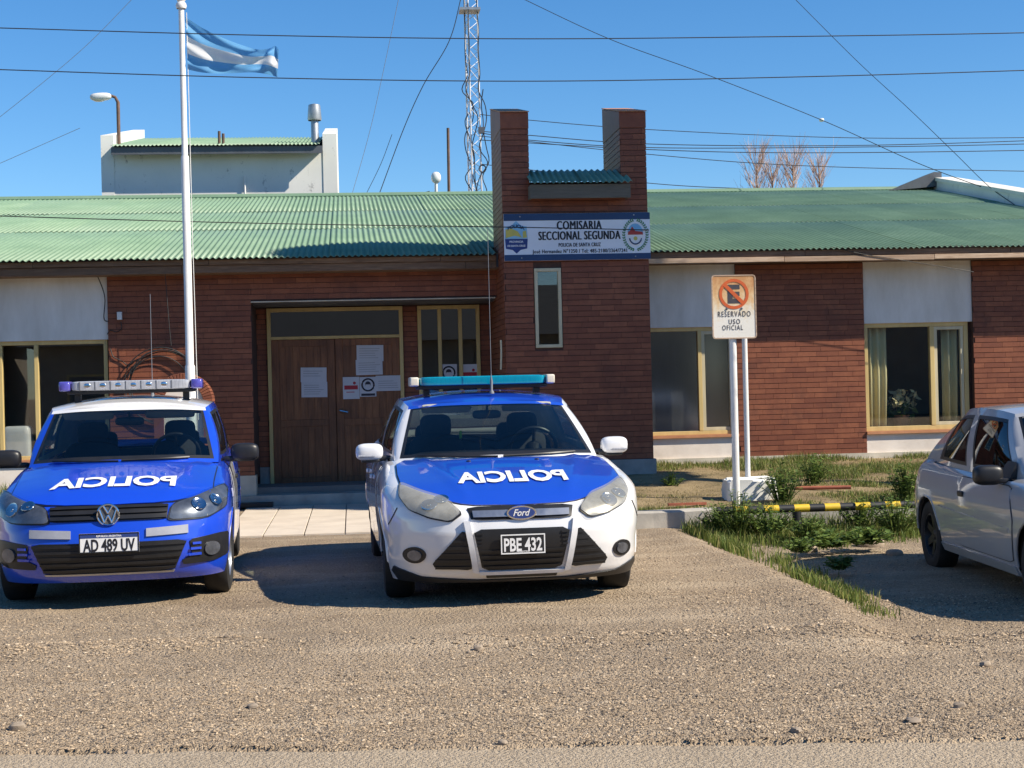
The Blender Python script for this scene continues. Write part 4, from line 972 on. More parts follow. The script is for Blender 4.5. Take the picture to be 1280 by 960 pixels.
def build_car(root, S, body, roofmat, glassm='car_glass', sidew=((.09, .44), (.49, .80)), rearw=True, hood=None, lining='headlining'):
    c = Car(root, S)
    if hood:
        sh = [(a * .95, .62 + (b - .62) * .93) for a, b in hood]; c.hf = [q for q in c.hf if not inpoly(sum(c.hv[i].x for i in q) / 4, sum(c.hv[i].y for i in q) / 4, sh)]
    bv = list(c.tv) + list(c.hv); bf = [tuple(q) for q in c.tf] + [tuple(i + len(c.tv) for i in q) for q in c.hf]
    bo = c.mesh('body', bv, bf, body)
    wsh = c.region(0, 0, .95, .05, .97); wopen = c.region(0, 0, .91, .10, .955)
    sides = [c.region(1, a, b, .10, .90) for a, b in sidew]; sopen = [c.region(1, a + .022, b - .022, .16, .84) for a, b in sidew]
    rear = c.region(2, .12, 1, .15, .9) if rearw else set()
    allw = set(wsh) | set(rear)
    for q in sides: allw |= q
    head = c.region(0, 0, 1, .93, 1) - allw; c.cabin(head, 'roof_header', roofmat)
    c.cabin(set(c.cf) - allw - head, 'pillar', body)
    c.cabin(set(c.cf) - allw, 'pillar_lining', lining, .02)
    ws = c.cabin(wsh, 'windshield', glassm, .003); c.cabin(wsh - wopen, 'windshield_band', 'black_plastic', .001, ws)
    for q, o_ in zip(sides, sopen):
        for sd in (1, -1):
            w = c.cabin(q, 'side_window', glassm, .004, None, (sd,)); c.cabin(q - o_, 'window_seal', 'black_plastic', .001, w, (sd,))
    if rear: c.cabin(rear, 'rear_window', glassm, .004)
    c.mesh('roof', c.rv, c.rf, roofmat)
    c.mesh('headliner', [p - Vector((0, 0, .03)) for p in c.rv], c.rf, 'headlining')
    # wheel housings and under-tray
    m = MB(); wv = S['wi']
    for ya in S['axles']:
        for sx in (-1, 1):
            pr = [(ya + S['arch'] * math.cos(a), S['rw'] + S['arch'] * math.sin(a)) for a in [PI * k / 14 - .12 for k in range(15)]]; pr[-1] = (ya - S['arch'], S['rw'] - .05)
            v = [Vector((sx * q, y, z)) for q in (.56, S['wmax'] - .035) for y, z in pr]; n = len(pr)
            m.add(v, [(i, i + 1, n + i + 1, n + i) for i in range(n - 1)] + [tuple(range(n))])
    m.box(-.56, .56, .25, S['L'] - .3, .19, .21)
    c.put(m, 'wheel_housing', 'rubber', smooth=False)
    interior(c, S, .36); seats(c, S)
    return c
def wipers(c, S, pairs):
    for (a, b) in pairs:
        pts = []
        for k in range(7):
            x = a[0] + (b[0] - a[0]) * k / 6; z = a[1] + (b[1] - a[1]) * k / 6; h = c.hit((x, -1.5, z), (0, 1, 0))
            if h: pts.append(h + Vector((0, -.020, .004)))
        if len(pts) > 1: c.put(MB().tube(pts, .009, 6), 'wiper', 'black_plastic')
def lightbar(c, y, z0, z1, hw, lensm, endm, baz, ew):
    b = c.put(MB().sell((0, y, z0 - .002), (hw - .05, .10, .018), .25, 24, 8), 'lightbar', 'black_plastic')
    zc = (z0 + z1) / 2 + .008; hz = (z1 - z0) / 2
    c.put(MB().sell((0, y, zc), (hw - ew, .135, hz), .22, 28, 10), 'lens', lensm, b)
    if lensm == 'bar_clear':
        for k in range(7): c.put(MB().box(-hw + ew + .07 + k * .122, -hw + ew + .078 + k * .122, y - .1362, y - .125, z0 + .012, z1 + .002), 'divider', 'metal_dark', b, False)
        for k in range(6): c.put(MB().sell((-hw + ew + .135 + k * .122, y - .131, zc), (.028, .006, .022), .8, 12, 8), 'lamp', 'chrome', b)
    for sx in (-1, 1):
        c.put(MB().sell((sx * (hw - ew / 2), y, zc), (ew / 2, .137, hz * 1.02), .30, 20, 10), 'end_cap', endm, b)
        m = MB(); m.box(sx * (hw - .14) - .025, sx * (hw - .14) + .025, y - .03, y + .03, baz, z0); c.put(m, 'foot', 'black_plastic', b, False)
    return b
def arch_lip(c, S, mat, r=.012):
    for ya in S['axles']:
        for sx in (-1, 1):
            pts = []
            for k in range(25):
                a = -.05 + (PI + .1) * k / 24; y, z = ya + (S['arch'] + .004) * math.cos(a), S['rw'] + (S['arch'] + .004) * math.sin(a)
                h = c.hit((sx * 2.5, y, z), (-sx, 0, 0))
                if h is not None and abs(h.x) > .5: pts.append(h + Vector((sx * -.002, 0, 0)))
            if len(pts) > 2: c.put(MB().tube(pts, r, 6), 'arch_lip', mat)

def gap(c, d, poly, ax, g=.007):
    cy_ = sum(p[0] for p in poly) / len(poly); cz_ = sum(p[1] for p in poly) / len(poly)
    q = [(p[0] + math.copysign(g, p[0] - cy_), p[1] + math.copysign(g, p[1] - cz_)) for p in poly]
    c.patch('door_gap', smoothpoly(q, 1, .06), 'black_plastic', ax, .004, .006, .08, d)
# ------------------------------------------------ white police hatchback (centre)
SF = dict(L=4.36, nf=3.05, df=.86, nr=3, dr=.55, axles=(.89, 3.54), arch=.345, rw=.315, wmax=.905, wi=.70,
    lev=[(.18, .855, .13, .1), (.24, .875, .07, .06), (.33, .89, .025, .02), (.42, .89, .0, 0), (.52, .905, -.005, 0), (.62, .912, .015, .02), (.70, .91, .055, .04), (.78, .905, .12, .06), (.86, .89, .18, .1), (.95, .865, .25, .12), (1.05, .84, .3, .14)],
    ztop=[(0, .69), (.05, .715), (.12, .745), (.25, .78), (.42, .815), (.65, .845), (.92, .88), (1.2, .925), (1.5, .955), (2.2, .975), (3.0, 1.0), (3.8, 1.04), (4.36, .98)], zbot=[(0, .185), (.5, .18), (1.2, .18), (3.2, .18), (4.36, .24)],
    zc=[(.10, .69), (.16, .728), (.28, .785), (.45, .838), (.75, .90), (1.05, .955), (1.3, .97), (1.8, .98)], ycowl=1.10, ydeck=3.7, zdeck=[(3.7, 1.06), (4.15, 1.06), (4.36, .98)], tuck=.05,
    cab_bot=[(0, 1.10, .962), (.42, 1.15, .957), (.765, 1.36, .942), (.81, 1.75, .953), (.825, 2.4, .97), (.82, 3.0, .99), (.75, 3.75, 1.05), (.5, 4.08, 1.05), (0, 4.15, 1.05)],
    cab_top=[(0, 1.93, 1.372), (.35, 1.945, 1.367), (.615, 2.03, 1.345), (.645, 2.25, 1.385), (.655, 2.65, 1.405), (.64, 3.05, 1.395), (.585, 3.5, 1.36), (.35, 3.6, 1.37), (0, 3.63, 1.375)], iA=2, iC=6,
    bulge=(.035, .03, .04), zroof=[(1.93, 1.372), (2.05, 1.408), (2.3, 1.445), (2.7, 1.465), (3.1, 1.46), (3.63, 1.375)], crease=(.011, .30, .56), ymid=2.6, yseat=2.15, zdash=.97, mirror_in=(1.98, 1.27))
fpos = P(652, 640, 10.15)
root = empty('police_car', (fpos.x, 10.15, -.005), math.radians(1.3), 'white police hatchback with blue bonnet and teal roof lightbar, parked before the tower', 'car', 'police cars parked at the entrance')
hood = [(-.53, .205), (-.44, .155), (-.385, .13), (-.30, .11), (0, .095), (.30, .11), (.385, .13), (.44, .155), (.53, .205), (.66, .30), (.765, .44), (.775, .80), (.765, 1.14), (.70, 1.30), (.40, 1.125), (0, 1.085), (-.40, 1.125), (-.70, 1.30), (-.765, 1.14), (-.775, .80), (-.765, .44), (-.66, .30)]
c = build_car(root, SF, 'paint_white', 'vinyl_blue', hood=hood)
FO = c
hd = c.patch('hood', hood, 'vinyl_blue', 'top', .011, .014, .03); c.patch('hood_gap', [(a * 1.012, b if b < .16 else .6 + (b - .6) * 1.018) for a, b in hood], 'black_plastic', 'top', .006, .006, .04, hd)
def on_hood(car, cy, h=.021):
    def fn(a, b):
        p = car.hit((a, cy + b, 3), (0, 0, -1)); return p + Vector((0, 0, h)) if p else Vector((a, cy + b, 1))
    return fn
fh = on_hood(c, .50); text_on('hood_lettering', 'POLICIA', 'letter_white', hd, fh, .34, .012, fit=.77, mirror=True, local=True)
for sx in (-1, 1):
    m = MB(); p = c.hit((sx * .25, .98, 3), (0, 0, -1)); m.sell(p + Vector((0, 0, .012)), (.018, .012, .008), .8, 10, 6); c.put(m, 'washer_jet', 'black_plastic', hd)
hl = smoothpoly([(.775, .825), (.63, .772), (.50, .738), (.395, .655), (.475, .603), (.60, .625), (.725, .675), (.785, .745)], 2, .14)
for pl in (hl, mir(hl)): light_unit(c, pl, 'lamp_bowl', 'hazy_lens', [(.05, -.05, .055), (.5, .25, .05)])
for pl in (hl, mir(hl)): pass
gr = [(-.36, .684), (.36, .684), (.335, .605), (-.335, .605)]
g1 = c.patch('upper_grille', smoothpoly(gr, 1, .1), 'black_plastic', 'front', .010, .012, .04); c.patch('grille_bar', [(-.325, .655), (.325, .655), (.32, .622), (-.32, .622)], 'rim_silver', 'front', .020, .012, .04, g1)
lg = [(-.325, .545), (.325, .545), (.265, .272), (-.265, .272)]
g2 = c.patch('lower_grille', smoothpoly(lg, 1, .08), 'black_plastic', 'front', .010, .012, .04); louvre(c, 'grille_slat', [(-.29, .42), (.29, .42), (.26, .28), (-.26, .28)], 4, 'black_plastic', g2, .020)
for sx in (1, -1):
    q = [(.255, .53), (.315, .53), (.305, .37), (.27, .37)]; q = q if sx > 0 else mir(q); louvre(c, 'grille_slat', q, 6, 'black_plastic', g2, .018)
    tri = [(.375, .53), (.40, .535), (.59, .325), (.575, .295), (.335, .275), (.335, .36)]; tri = tri if sx > 0 else mir(tri)
    t_ = c.patch('side_intake', smoothpoly(tri, 1, .12), 'black_plastic', 'front', .010, .012, .03); louvre(c, 'intake_slat', tri, 6, 'black_plastic', t_, .017)
    fg = [(sx * (.705 + .072 * math.cos(a)), .375 + .055 * math.sin(a)) for a in [2 * PI * k / 24 for k in range(24)]]
    f_ = c.patch('fog_light', fg, 'black_plastic', 'front', .009, .012, .03); p = c.hit((sx * .705, -1.5, .375), (0, 1, 0))
    c.patch('lens', [(sx * (.70 + .043 * math.cos(a)), .375 + .036 * math.sin(a)) for a in [2 * PI * k / 18 for k in range(18)]], 'lamp_dark', 'front', .016, .008, .02, f_)
for sx in (1, -1):
    q = [(.345, .60), (.385, .60), (.325, .265), (.285, .255)]; c.patch('grille_frame', q if sx > 0 else mir(q), 'paint_white', 'front', .024, .022, .03)
    q = [(.806, .685), (.810, .685), (.868, .565), (.864, .565)]; c.patch('bumper_seam', q if sx > 0 else mir(q), 'black_plastic', 'front', .005, .006, .03)
c.patch('grille_frame', [(-.285, .268), (.285, .268), (.28, .246), (-.28, .246)], 'paint_white', 'front', .022, .020, .03)
lip = [(-.66, .228), (-.3, .204), (.3, .204), (.66, .228), (.83, .285), (.84, .25), (.80, .19), (-.80, .19), (-.84, .25), (-.83, .285)]
c.patch('bumper_lip', lip, 'black_plastic', 'front', .012, .014, .05)
c.patch('bumper_slot', [(-.24, .240), (.24, .240), (.235, .222), (-.235, .222)], 'black_plastic', 'front', .014, .010, .05)
y0 = c.hit((0, -1.5, .465), (0, 1, 0)).y
plate(c, 0.0, y0 - .034, .445, .296, .130, 'PBE 432', True)
# oval badge with script
yb_ = c.hit((0, -1.5, .645), (0, 1, 0)).y - .030
m = MB(); m.prism(oval(0, .648, .100, .047), yb_ - .008, yb_ + .03); bd = c.put(m, 'badge', 'chrome', None, False)
m = MB(); m.prism(oval(0, .648, .089, .038), yb_ - .010, yb_ - .004); c.put(m, 'badge_field', 'ink_blue', bd, False)
text_on('badge_script', 'Ford', 'letter_white', bd, lambda a, b: (a, yb_ - .012, .650 + b), .062, .001, fit=.115, shear=.35, local=True)
for sx in (-1, 1):
    m = MB(); m.sell((sx * .945, 1.60, 1.015), (.105, .065, .066), .62, 22, 12); mo = c.put(m, 'side_mirror', 'paint_white')
    m = MB(); m.sell((sx * .87, 1.60, .965), (.10, .035, .022), .5, 14, 8); m.sell((sx * .935, 1.60, .948), (.075, .045, .014), .5, 14, 8); c.put(m, 'mirror_arm', 'black_plastic', mo)
    m = MB(); m.sell((sx * .97, 1.545, .985), (.07, .01, .010), .5, 12, 6); c.put(m, 'indicator', 'bar_clear', mo)
    m = MB(); m.prism([(sx * (.735 + q[0]), q[1]) for q in ((0, .93), (.05, .93), (.0, 1.02))], 1.50, 1.72); c.put(m, 'mirror_base', 'black_plastic', mo, False)
    ax = 'right' if sx > 0 else 'left'
    for ya, yb, nm in ((1.40, 2.36, 0), (2.385, 3.22, 1)):
        d = c.patch('door', smoothpoly([(ya, .30), (yb, .30), (yb + (.0 if nm == 0 else .12), .62), (yb, .93), (ya, .905)], 1, .06), 'paint_white', ax, .0075, .008, .08); gap(c, d, [(ya, .30), (yb, .30), (yb + (.0 if nm == 0 else .12), .62), (yb, .93), (ya, .905)], ax)
        p = c.hit((sx * 2.5, yb - .16, .80), (-sx, 0, 0)); c.put(MB().sell(p + Vector((sx * .018, 0, 0)), (.012, .095, .018), .5, 12, 8), 'handle', 'paint_white', d)
lightbar(c, 2.32, 1.495, 1.570, .59, 'bar_teal', 'bar_cream', 1.43, .075)
m = MB(); m.lathe([(0, 0), (.022, 0), (.020, .015), (.010, .03), (.012, .10), (.006, .13), (.0025, .16), (.0022, 1.32), (0, 1.32)], 10, Matrix.Translation((.055, 2.08, 1.432))); c.put(m, 'antenna', 'wire_grey')
wipers(c, SF, [((-.60, .985), (-.02, .972)), ((.02, .975), (.58, .985))])
for sx in (-1, 1):
    for ya, tn in zip(SF['axles'], (math.radians(-4), 0)): wheel(c, sx * .775, ya, .315, .205, .205, sx, tn)
arch_lip(c, SF, 'paint_white', .010)
m = MB(); m.box(-.055, .075, 1.62, 1.63, 1.03, 1.075, Matrix.Rotation(-.10, 4, 'X')); c.put(m, 'dashboard_card', 'paper', None, False)
c.put(MB().sell((-.17, 2.42, 1.10), (.012, .012, .035), .7, 10, 8), 'reflective_strap', 'hivis')
c.put(MB().sell((.0, 2.75, .86), (.18, .07, .20), .4, 16, 10), 'equipment_case', 'black_plastic')

# ------------------------------------------------ blue police hatchback (left)
SV = dict(L=3.90, nf=3.0, df=.74, nr=3, dr=.5, axles=(.79, 3.255), arch=.325, rw=.30, wmax=.825, wi=.64,
    lev=[(.18, .78, .12, .1), (.24, .80, .055, .06), (.30, .812, .02, .02), (.38, .815, .0, 0), (.47, .82, .0, 0), (.56, .825, .022, .02), (.64, .828, .05, .04), (.72, .827, .09, .06), (.80, .815, .14, .1), (.90, .80, .22, .12), (1.05, .77, .3, .14)],
    ztop=[(0, .725), (.06, .742), (.15, .765), (.30, .79), (.5, .825), (.8, .87), (1.1, .925), (1.4, .955), (2.0, .965), (3.0, 1.0), (3.9, .97)], zbot=[(0, .195), (.5, .19), (1.1, .19), (3.0, .19), (3.9, .24)],
    zc=[(.135, .725), (.19, .757), (.30, .81), (.45, .855), (.75, .92), (1.0, .975), (1.25, .985), (1.7, .99)], ycowl=1.02, ydeck=3.35, zdeck=[(3.35, 1.03), (3.75, 1.03), (3.9, .97)], tuck=.045,
    cab_bot=[(0, 1.02, .98), (.39, 1.06, .975), (.715, 1.26, .953), (.745, 1.6, .95), (.755, 2.2, .96), (.75, 2.8, .985), (.68, 3.4, 1.02), (.45, 3.68, 1.02), (0, 3.73, 1.02)],
    cab_top=[(0, 1.70, 1.395), (.34, 1.715, 1.39), (.60, 1.80, 1.375), (.63, 2.0, 1.40), (.64, 2.4, 1.415), (.63, 2.8, 1.405), (.555, 3.25, 1.35), (.35, 3.38, 1.35), (0, 3.4, 1.355)], iA=2, iC=6,
    bulge=(.03, .03, .04), zroof=[(1.70, 1.395), (1.82, 1.435), (2.1, 1.478), (2.5, 1.49), (2.9, 1.475), (3.4, 1.355)], crease=(.006, .34, .56), ymid=2.4, yseat=1.95, zdash=.98, mirror_in=(1.78, 1.28))
vpos = P(134.5, 642, 10.87)
root = empty('police_car', (vpos.x, 10.87, -.005), math.radians(2.8), 'bright blue police hatchback with white roof and clear lightbar, parked at left', 'car', 'police cars parked at the entrance')
hood = [(-.62, .25), (-.43, .17), (-.3, .145), (0, .13), (.3, .145), (.43, .17), (.62, .25), (.70, .35), (.70, .6), (.71, 1.02), (.66, 1.20), (.38, 1.035), (0, 1.0), (-.38, 1.035), (-.66, 1.20), (-.71, 1.02), (-.70, .6), (-.70, .35)]
c = build_car(root, SV, 'paint_blue', 'paint_white', hood=hood)
hd = c.patch('hood', hood, 'paint_blue', 'top', .011, .014, .03); c.patch('hood_gap', [(a * 1.012, b if b < .16 else .6 + (b - .6) * 1.018) for a, b in hood], 'black_plastic', 'top', .006, .006, .04, hd)
fh = on_hood(c, .46); text_on('hood_lettering', 'POLICIA', 'letter_white', hd, fh, .30, .010, fit=.88, mirror=True, local=True)
hl = smoothpoly([(.405, .613), (.43, .71), (.62, .765), (.765, .815), (.795, .78), (.785, .675), (.66, .615)], 2, .12)
for pl in (hl, mir(hl)): light_unit(c, pl, 'lamp_dark', 'lamp_lens', [(-.15, -.08, .052), (.42, .12, .048)])
gr = [(-.405, .718), (.405, .718), (.395, .62), (-.395, .62)]
g1 = c.patch('upper_grille', smoothpoly(gr, 1, .06), 'black_plastic', 'front', .010, .012, .04); louvre(c, 'grille_slat', gr, 3, 'black_plastic', g1, .020)
lg = [(-.53, .475), (.53, .475), (.44, .272), (-.44, .272)]
g2 = c.patch('lower_grille', smoothpoly(lg, 1, .06), 'black_plastic', 'front', .010, .012, .04); louvre(c, 'grille_slat', lg, 5, 'black_plastic', g2, .022)
for sx in (1, -1):
    fs = [(.545, .47), (.74, .495), (.80, .49), (.795, .33), (.70, .305), (.50, .30), (.49, .33), (.56, .36)]; fs = fs if sx > 0 else mir(fs)
    f_ = c.patch('fog_surround', smoothpoly(fs, 1, .1), 'black_plastic', 'front', .010, .012, .03); louvre(c, 'surround_slat', [(sx * .52, .35), (sx * .62, .35), (sx * .62, .46), (sx * .56, .46)], 3, 'paint_blue', f_, .022)
    c.patch('fog_light', [(sx * (.685 + .048 * math.cos(a)), .395 + .048 * math.sin(a)) for a in [2 * PI * k / 20 for k in range(20)]], 'lamp_dark', 'front', .022, .012, .02)
    rf_ = [(.255, .505), (.535, .515), (.535, .572), (.255, .56)]; c.patch('reflector', rf_ if sx > 0 else mir(rf_), 'reflector_grey', 'front', .013, .012, .04)
c.patch('bumper_trim', [(-.44, .268), (.44, .268), (.43, .255), (-.43, .255)], 'rim_silver', 'front', .016, .012, .04)
y0 = c.hit((0, -1.5, .50), (0, 1, 0)).y
plate(c, 0.01, y0 - .050, .478, .405, .135, 'AD 489 UV', False)
yb_ = c.hit((0, -1.5, .665), (0, 1, 0)).y - .040; zb_ = .667
m = MB(); m.tube([(.072 * math.cos(a), yb_, zb_ + .072 * math.sin(a)) for a in [2 * PI * k / 32 for k in range(33)]], .0075, 8, False); bd = c.put(m, 'badge', 'chrome')
m = MB(); m.prism(oval(0, zb_, .070, .070), yb_ + .002, yb_ + .04); c.put(m, 'badge_field', 'metal_dark', bd, False)
m = MB()
for (a, b) in (((-.030, .060), (0, .008)), ((0, .008), (.030, .060)), ((-.058, .034), (-.026, -.056)), ((-.026, -.056), (0, -.004)), ((0, -.004), (.026, -.056)), ((.026, -.056), (.058, .034))): m.tube([(a[0], yb_ - .001, zb_ + a[1]), (b[0], yb_ - .001, zb_ + b[1])], .0065, 6)
c.put(m, 'badge_letters', 'chrome', bd)
for sx in (-1, 1):
    m = MB(); m.sell((sx * .915, 1.50, 1.015), (.112, .06, .072), .6, 22, 12); mo = c.put(m, 'side_mirror', 'black_plastic')
    m = MB(); m.sell((sx * .82, 1.50, .965), (.08, .035, .022), .5, 14, 8); m.prism([(sx * (.70 + q[0]), q[1]) for q in ((0, .94), (.05, .94), (.0, 1.04))], 1.42, 1.62); c.put(m, 'mirror_arm', 'black_plastic', mo)
    ax = 'right' if sx > 0 else 'left'
    for ya, yb, nm in ((1.33, 2.18, 0), (2.205, 2.98, 1)):
        d = c.patch('door', smoothpoly([(ya, .30), (yb, .30), (yb + (.0 if nm == 0 else .10), .6), (yb, .92), (ya, .895)], 1, .06), 'paint_white' if nm == 0 else 'paint_blue', ax, .0075, .008, .08); gap(c, d, [(ya, .30), (yb, .30), (yb + (.0 if nm == 0 else .10), .6), (yb, .92), (ya, .895)], ax)
        p = c.hit((sx * 2.5, yb - .14, .80), (-sx, 0, 0)); c.put(MB().sell(p + Vector((sx * .016, 0, 0)), (.012, .09, .017), .5, 12, 8), 'handle', 'black_plastic', d)
    c.patch('fender_mark', [(.98, .70), (1.06, .70), (1.04, .76), (.96, .76)], 'letter_white', ax, .004, .004, .05)
lightbar(c, 2.08, 1.525, 1.605, .575, 'bar_clear', 'bar_violet', 1.44, .095)
m = MB(); m.lathe([(0, 0), (.02, 0), (.012, .03), (.003, .06), (.0024, .88), (0, .88)], 8, Matrix.Translation((.13, 2.5, 1.47))); c.put(m, 'antenna', 'wire_grey')
wipers(c, SV, [((-.52, 1.0), (-.02, .99)), ((.0, .995), (.50, 1.0))])
for sx in (-1, 1):
    for ya, tn in zip(SV['axles'], (math.radians(-3), 0)): wheel(c, sx * .715, ya, .30, .185, .19, sx, tn)
arch_lip(c, SV, 'paint_blue', .010)

# ------------------------------------------------ silver two-door hatchback (right, cut by the frame)
SG = dict(L=3.88, nf=2.6, df=.75, nr=3.2, dr=.42, axles=(.82, 3.25), arch=.325, rw=.29, wmax=.815, wi=.63,
    lev=[(.18, .74, .14, .10), (.26, .785, .05, .03), (.34, .80, .02, .0), (.45, .812, .0, .0), (.55, .818, .01, .0), (.62, .818, .03, .02), (.70, .812, .07, .05), (.80, .795, .13, .10), (.90, .77, .22, .15), (1.0, .74, .3, .2)],
    ztop=[(0, .70), (.3, .76), (.8, .83), (1.2, .845), (2.0, .855), (3.0, .875), (3.6, .90), (3.88, .88)], zbot=[(0, .2), (1.2, .20), (2.9, .20), (3.88, .27)],
    zc=[(.11, .70), (.25, .765), (.75, .87), (1.1, .92), (1.6, .93)], ycowl=1.05, ydeck=3.3, zdeck=[(3.3, .94), (3.75, .94), (3.88, .90)], tuck=.04,
    cab_bot=[(0, 1.05, .92), (.38, 1.09, .915), (.655, 1.3, .86), (.715, 1.7, .845), (.735, 2.3, .845), (.725, 2.9, .86), (.69, 3.64, .89), (.45, 3.81, .89), (0, 3.85, .89)],
    cab_top=[(0, 1.75, 1.335), (.32, 1.77, 1.33), (.545, 1.85, 1.31), (.575, 2.1, 1.335), (.585, 2.5, 1.345), (.565, 2.85, 1.325), (.50, 3.17, 1.25), (.3, 3.28, 1.255), (0, 3.31, 1.265)], iA=2, iC=6,
    bulge=(.03, .035, .04), zroof=[(1.75, 1.335), (1.9, 1.36), (2.3, 1.385), (2.7, 1.375), (3.31, 1.265)], ymid=2.4, yseat=1.95, zdash=.92, mirror_in=(1.82, 1.2))
wp = G(1162, 712, -.115); rz_ = math.radians(-5.0)
off = Matrix.Rotation(rz_, 3, 'Z') @ Vector((-.80, 3.25, 0))
root = empty('parked_car', (wp.x - off.x, wp.y - off.y, -.12), rz_, 'silver grey two door hatchback with black mirror, cut by the right edge', 'car')
c = build_car(root, SG, 'paint_silver', 'paint_silver', 'car_glass_dark', sidew=((.08, .48), (.54, .86)), lining='seat_cloth')
for ax, sx in (('left', -1), ('right', 1)):
    d = c.patch('door', smoothpoly([(1.22, .30), (2.42, .30), (2.46, .5), (2.44, .82), (1.28, .815), (1.16, .6)], 1, .05), 'paint_silver', ax, .0075, .008, .07); gap(c, d, [(1.22, .30), (2.42, .30), (2.46, .5), (2.44, .82), (1.28, .815), (1.16, .6)], ax)
    p = c.hit((sx * 2.5, 2.30, .70), (-sx, 0, 0)); c.put(MB().sell(p + Vector((sx * .012, 0, 0)), (.012, .06, .022), .4, 12, 8), 'handle', 'black_plastic', d)
    c.patch('side_moulding', [(1.24, .505), (2.9, .535), (2.9, .565), (1.24, .535)], 'paint_silver', ax, .012, .012, .08)
    m = MB(); m.sell((sx * .87, 1.50, .890), (.105, .06, .072), .6, 22, 12); mo = c.put(m, 'side_mirror', 'black_plastic')
    m = MB(); m.sell((sx * .77, 1.48, .85), (.06, .04, .02), .5, 12, 8); m.prism([(sx * (.68 + q[0]), q[1]) for q in ((0, .86), (.05, .86), (.0, .98))], 1.45, 1.66); c.put(m, 'mirror_arm', 'black_plastic', mo)
    c.patch('sill', [(1.18, .215), (2.9, .215), (2.9, .275), (1.18, .275)], 'paint_silver', ax, .016, .016, .08)
    tl = [(3.62, .62), (3.80, .60), (3.80, .80), (3.66, .82)]; c.patch('tail_light', tl, 'emblem_red', ax, .004, .006, .04)
hl = smoothpoly([(.42, .60), (.44, .70), (.66, .74), (.74, .72), (.74, .62), (.6, .59)], 2, .2)
for pl in (hl, mir(hl)): light_unit(c, pl, 'lamp_bowl', 'lamp_lens', [(0, 0, .06)])
c.patch('grille', smoothpoly([(-.38, .69), (.38, .69), (.38, .60), (-.38, .60)], 1, .1), 'black_plastic', 'front', .010, .012, .05)
for sx in (-1, 1):
    for ya in SG['axles']: wheel(c, sx * .705, ya, .29, .18, .178, sx, 0, 6, 'black_plastic')
arch_lip(c, SG, 'paint_silver', .010)
m = MB(); m.lathe([(0, 0), (.012, 0), (.004, .05), (.0025, .42), (0, .42)], 8, Matrix.Translation((-.15, 1.85, 1.355)) @ Matrix.Rotation(-.5, 4, 'X')); c.put(m, 'antenna', 'black_plastic')

# ================================================================== SMALL THINGS, PLANTS, WIRES
# rear white block behind the ridge
YB = 30.0
RB = empty('rear_building', (-1.6, YB, 4.0), 0, 'white block with green sloped roof standing behind the left roof', 'building')
b0 = P(134, 186, YB); b1 = P(403, 184, YB); bw0 = P(126, 190, YB).x; bw1 = P(421, 190, YB).x; bz = (b0.z + b1.z) / 2
MB().box(bw0 + .1, bw1 - .1, YB + .02, YB + 4.5, 2.5, bz - .1).build('wall', 'stained_white', RB)
sl2 = .19
for (xa, xb) in ((bw0, bw0 + .24), (bw1 - .27, bw1)):
    v = []
    for y in (YB + .005, YB + 4.6):
        for x in (xa, xb):
            for h in (2.5, bz + .26 + (y - YB) * sl2): v.append((x, y, h))
    link('parapet', rawmesh('parapet', v, [(0, 1, 3, 2), (4, 6, 7, 5), (0, 4, 5, 1), (2, 3, 7, 6), (1, 5, 7, 3), (0, 2, 6, 4)], 'stained_white'), RB)
eb = YB - .38
MB().box(bw0 + .24, bw1 - .27, eb + .06, eb + .10, bz - .16, bz - .02).build('fascia_board', 'metal_dark', RB)
MB().box(bw0 + .24, bw1 - .27, eb + .10, YB + .02, bz - .06, bz - .04).build('soffit', 'metal_dark', RB)
MB().box(bw0 + .24, bw1 - .27, YB + .02, YB + 4.4, bz - .1, bz - .04).build('ceiling', 'metal_dark', RB); MB().box(bw0 + .24, bw1 - .27, YB + 4.3, YB + 4.4, bz - .04, bz + .85).build('back_wall', 'metal_dark', RB)
rb_roof = MB().box(bw0 + .24, bw1 - .27, YB + .1, YB + .2, bz - .12, bz - .06).build('roof', 'metal_dark', RB)
n = int((bw1 - bw0 - .5) / SWD) + 1; cme = corr_mesh(4.9)
for i in range(n):
    o = link('roof_sheet', cme if i < n - 1 else corr_mesh(4.9, max(1, int((bw1 - .27 - (bw0 + .24 + i * SWD)) / PIT) - 1)), rb_roof); o.location = (bw0 + .24 + i * SWD, eb, bz + .004 * (i % 2)); o.rotation_euler = (math.atan(sl2), 0, 0)
m = MB(); p = P(306, 228, YB); m.tube([(p.x, YB - .03, p.z - .6), (p.x, YB - .03, p.z + .12)], .02, 8); m.build('standpipe', 'pole_white', RB)
# flue with cowl
fy = YB + .7; f0 = P(394, 181, fy); f1 = P(393, 130, fy); h = f1.z - f0.z + .1; fl = empty('flue', (f0.x, fy, f0.z - .1), 0, 'grey metal flue with wide cylindrical cowl on the rear building roof', 'chimney')
T = Matrix.Translation((f0.x, fy, f0.z - .1))
MB().lathe([(.075, 0), (.075, h - .12), (.065, h - .1), (.065, h - .05)], 16, T).build('pipe', 'galvanised', fl, True); MB().lathe([(.13, h - .33), (.14, h - .30), (.12, h - .06), (.115, h - .02), (0, h + .01)], 18, T).build('cowl', 'galvanised', fl, True)
MB().lathe([(.16, -.02), (.15, .02), (.08, .10)], 16, T).build('flashing', 'metal_dark', fl, True)
for i, px in enumerate((274, 279)):
    p = P(px, 181, YB + .3); q = P(px, 164 + 3 * i, YB + .3); MBx = MB().tube([(p.x, p.y, p.z - .1), (q.x, q.y, q.z)], .028, 10).build('vent_pipe', 'rust_metal', smooth=True); tag(MBx, ['thin taller rusty vent pipe on rear roof, left of the pair', 'thin shorter rusty vent pipe on rear roof, right of the pair'][i], 'pipe', 'paired vent pipes')
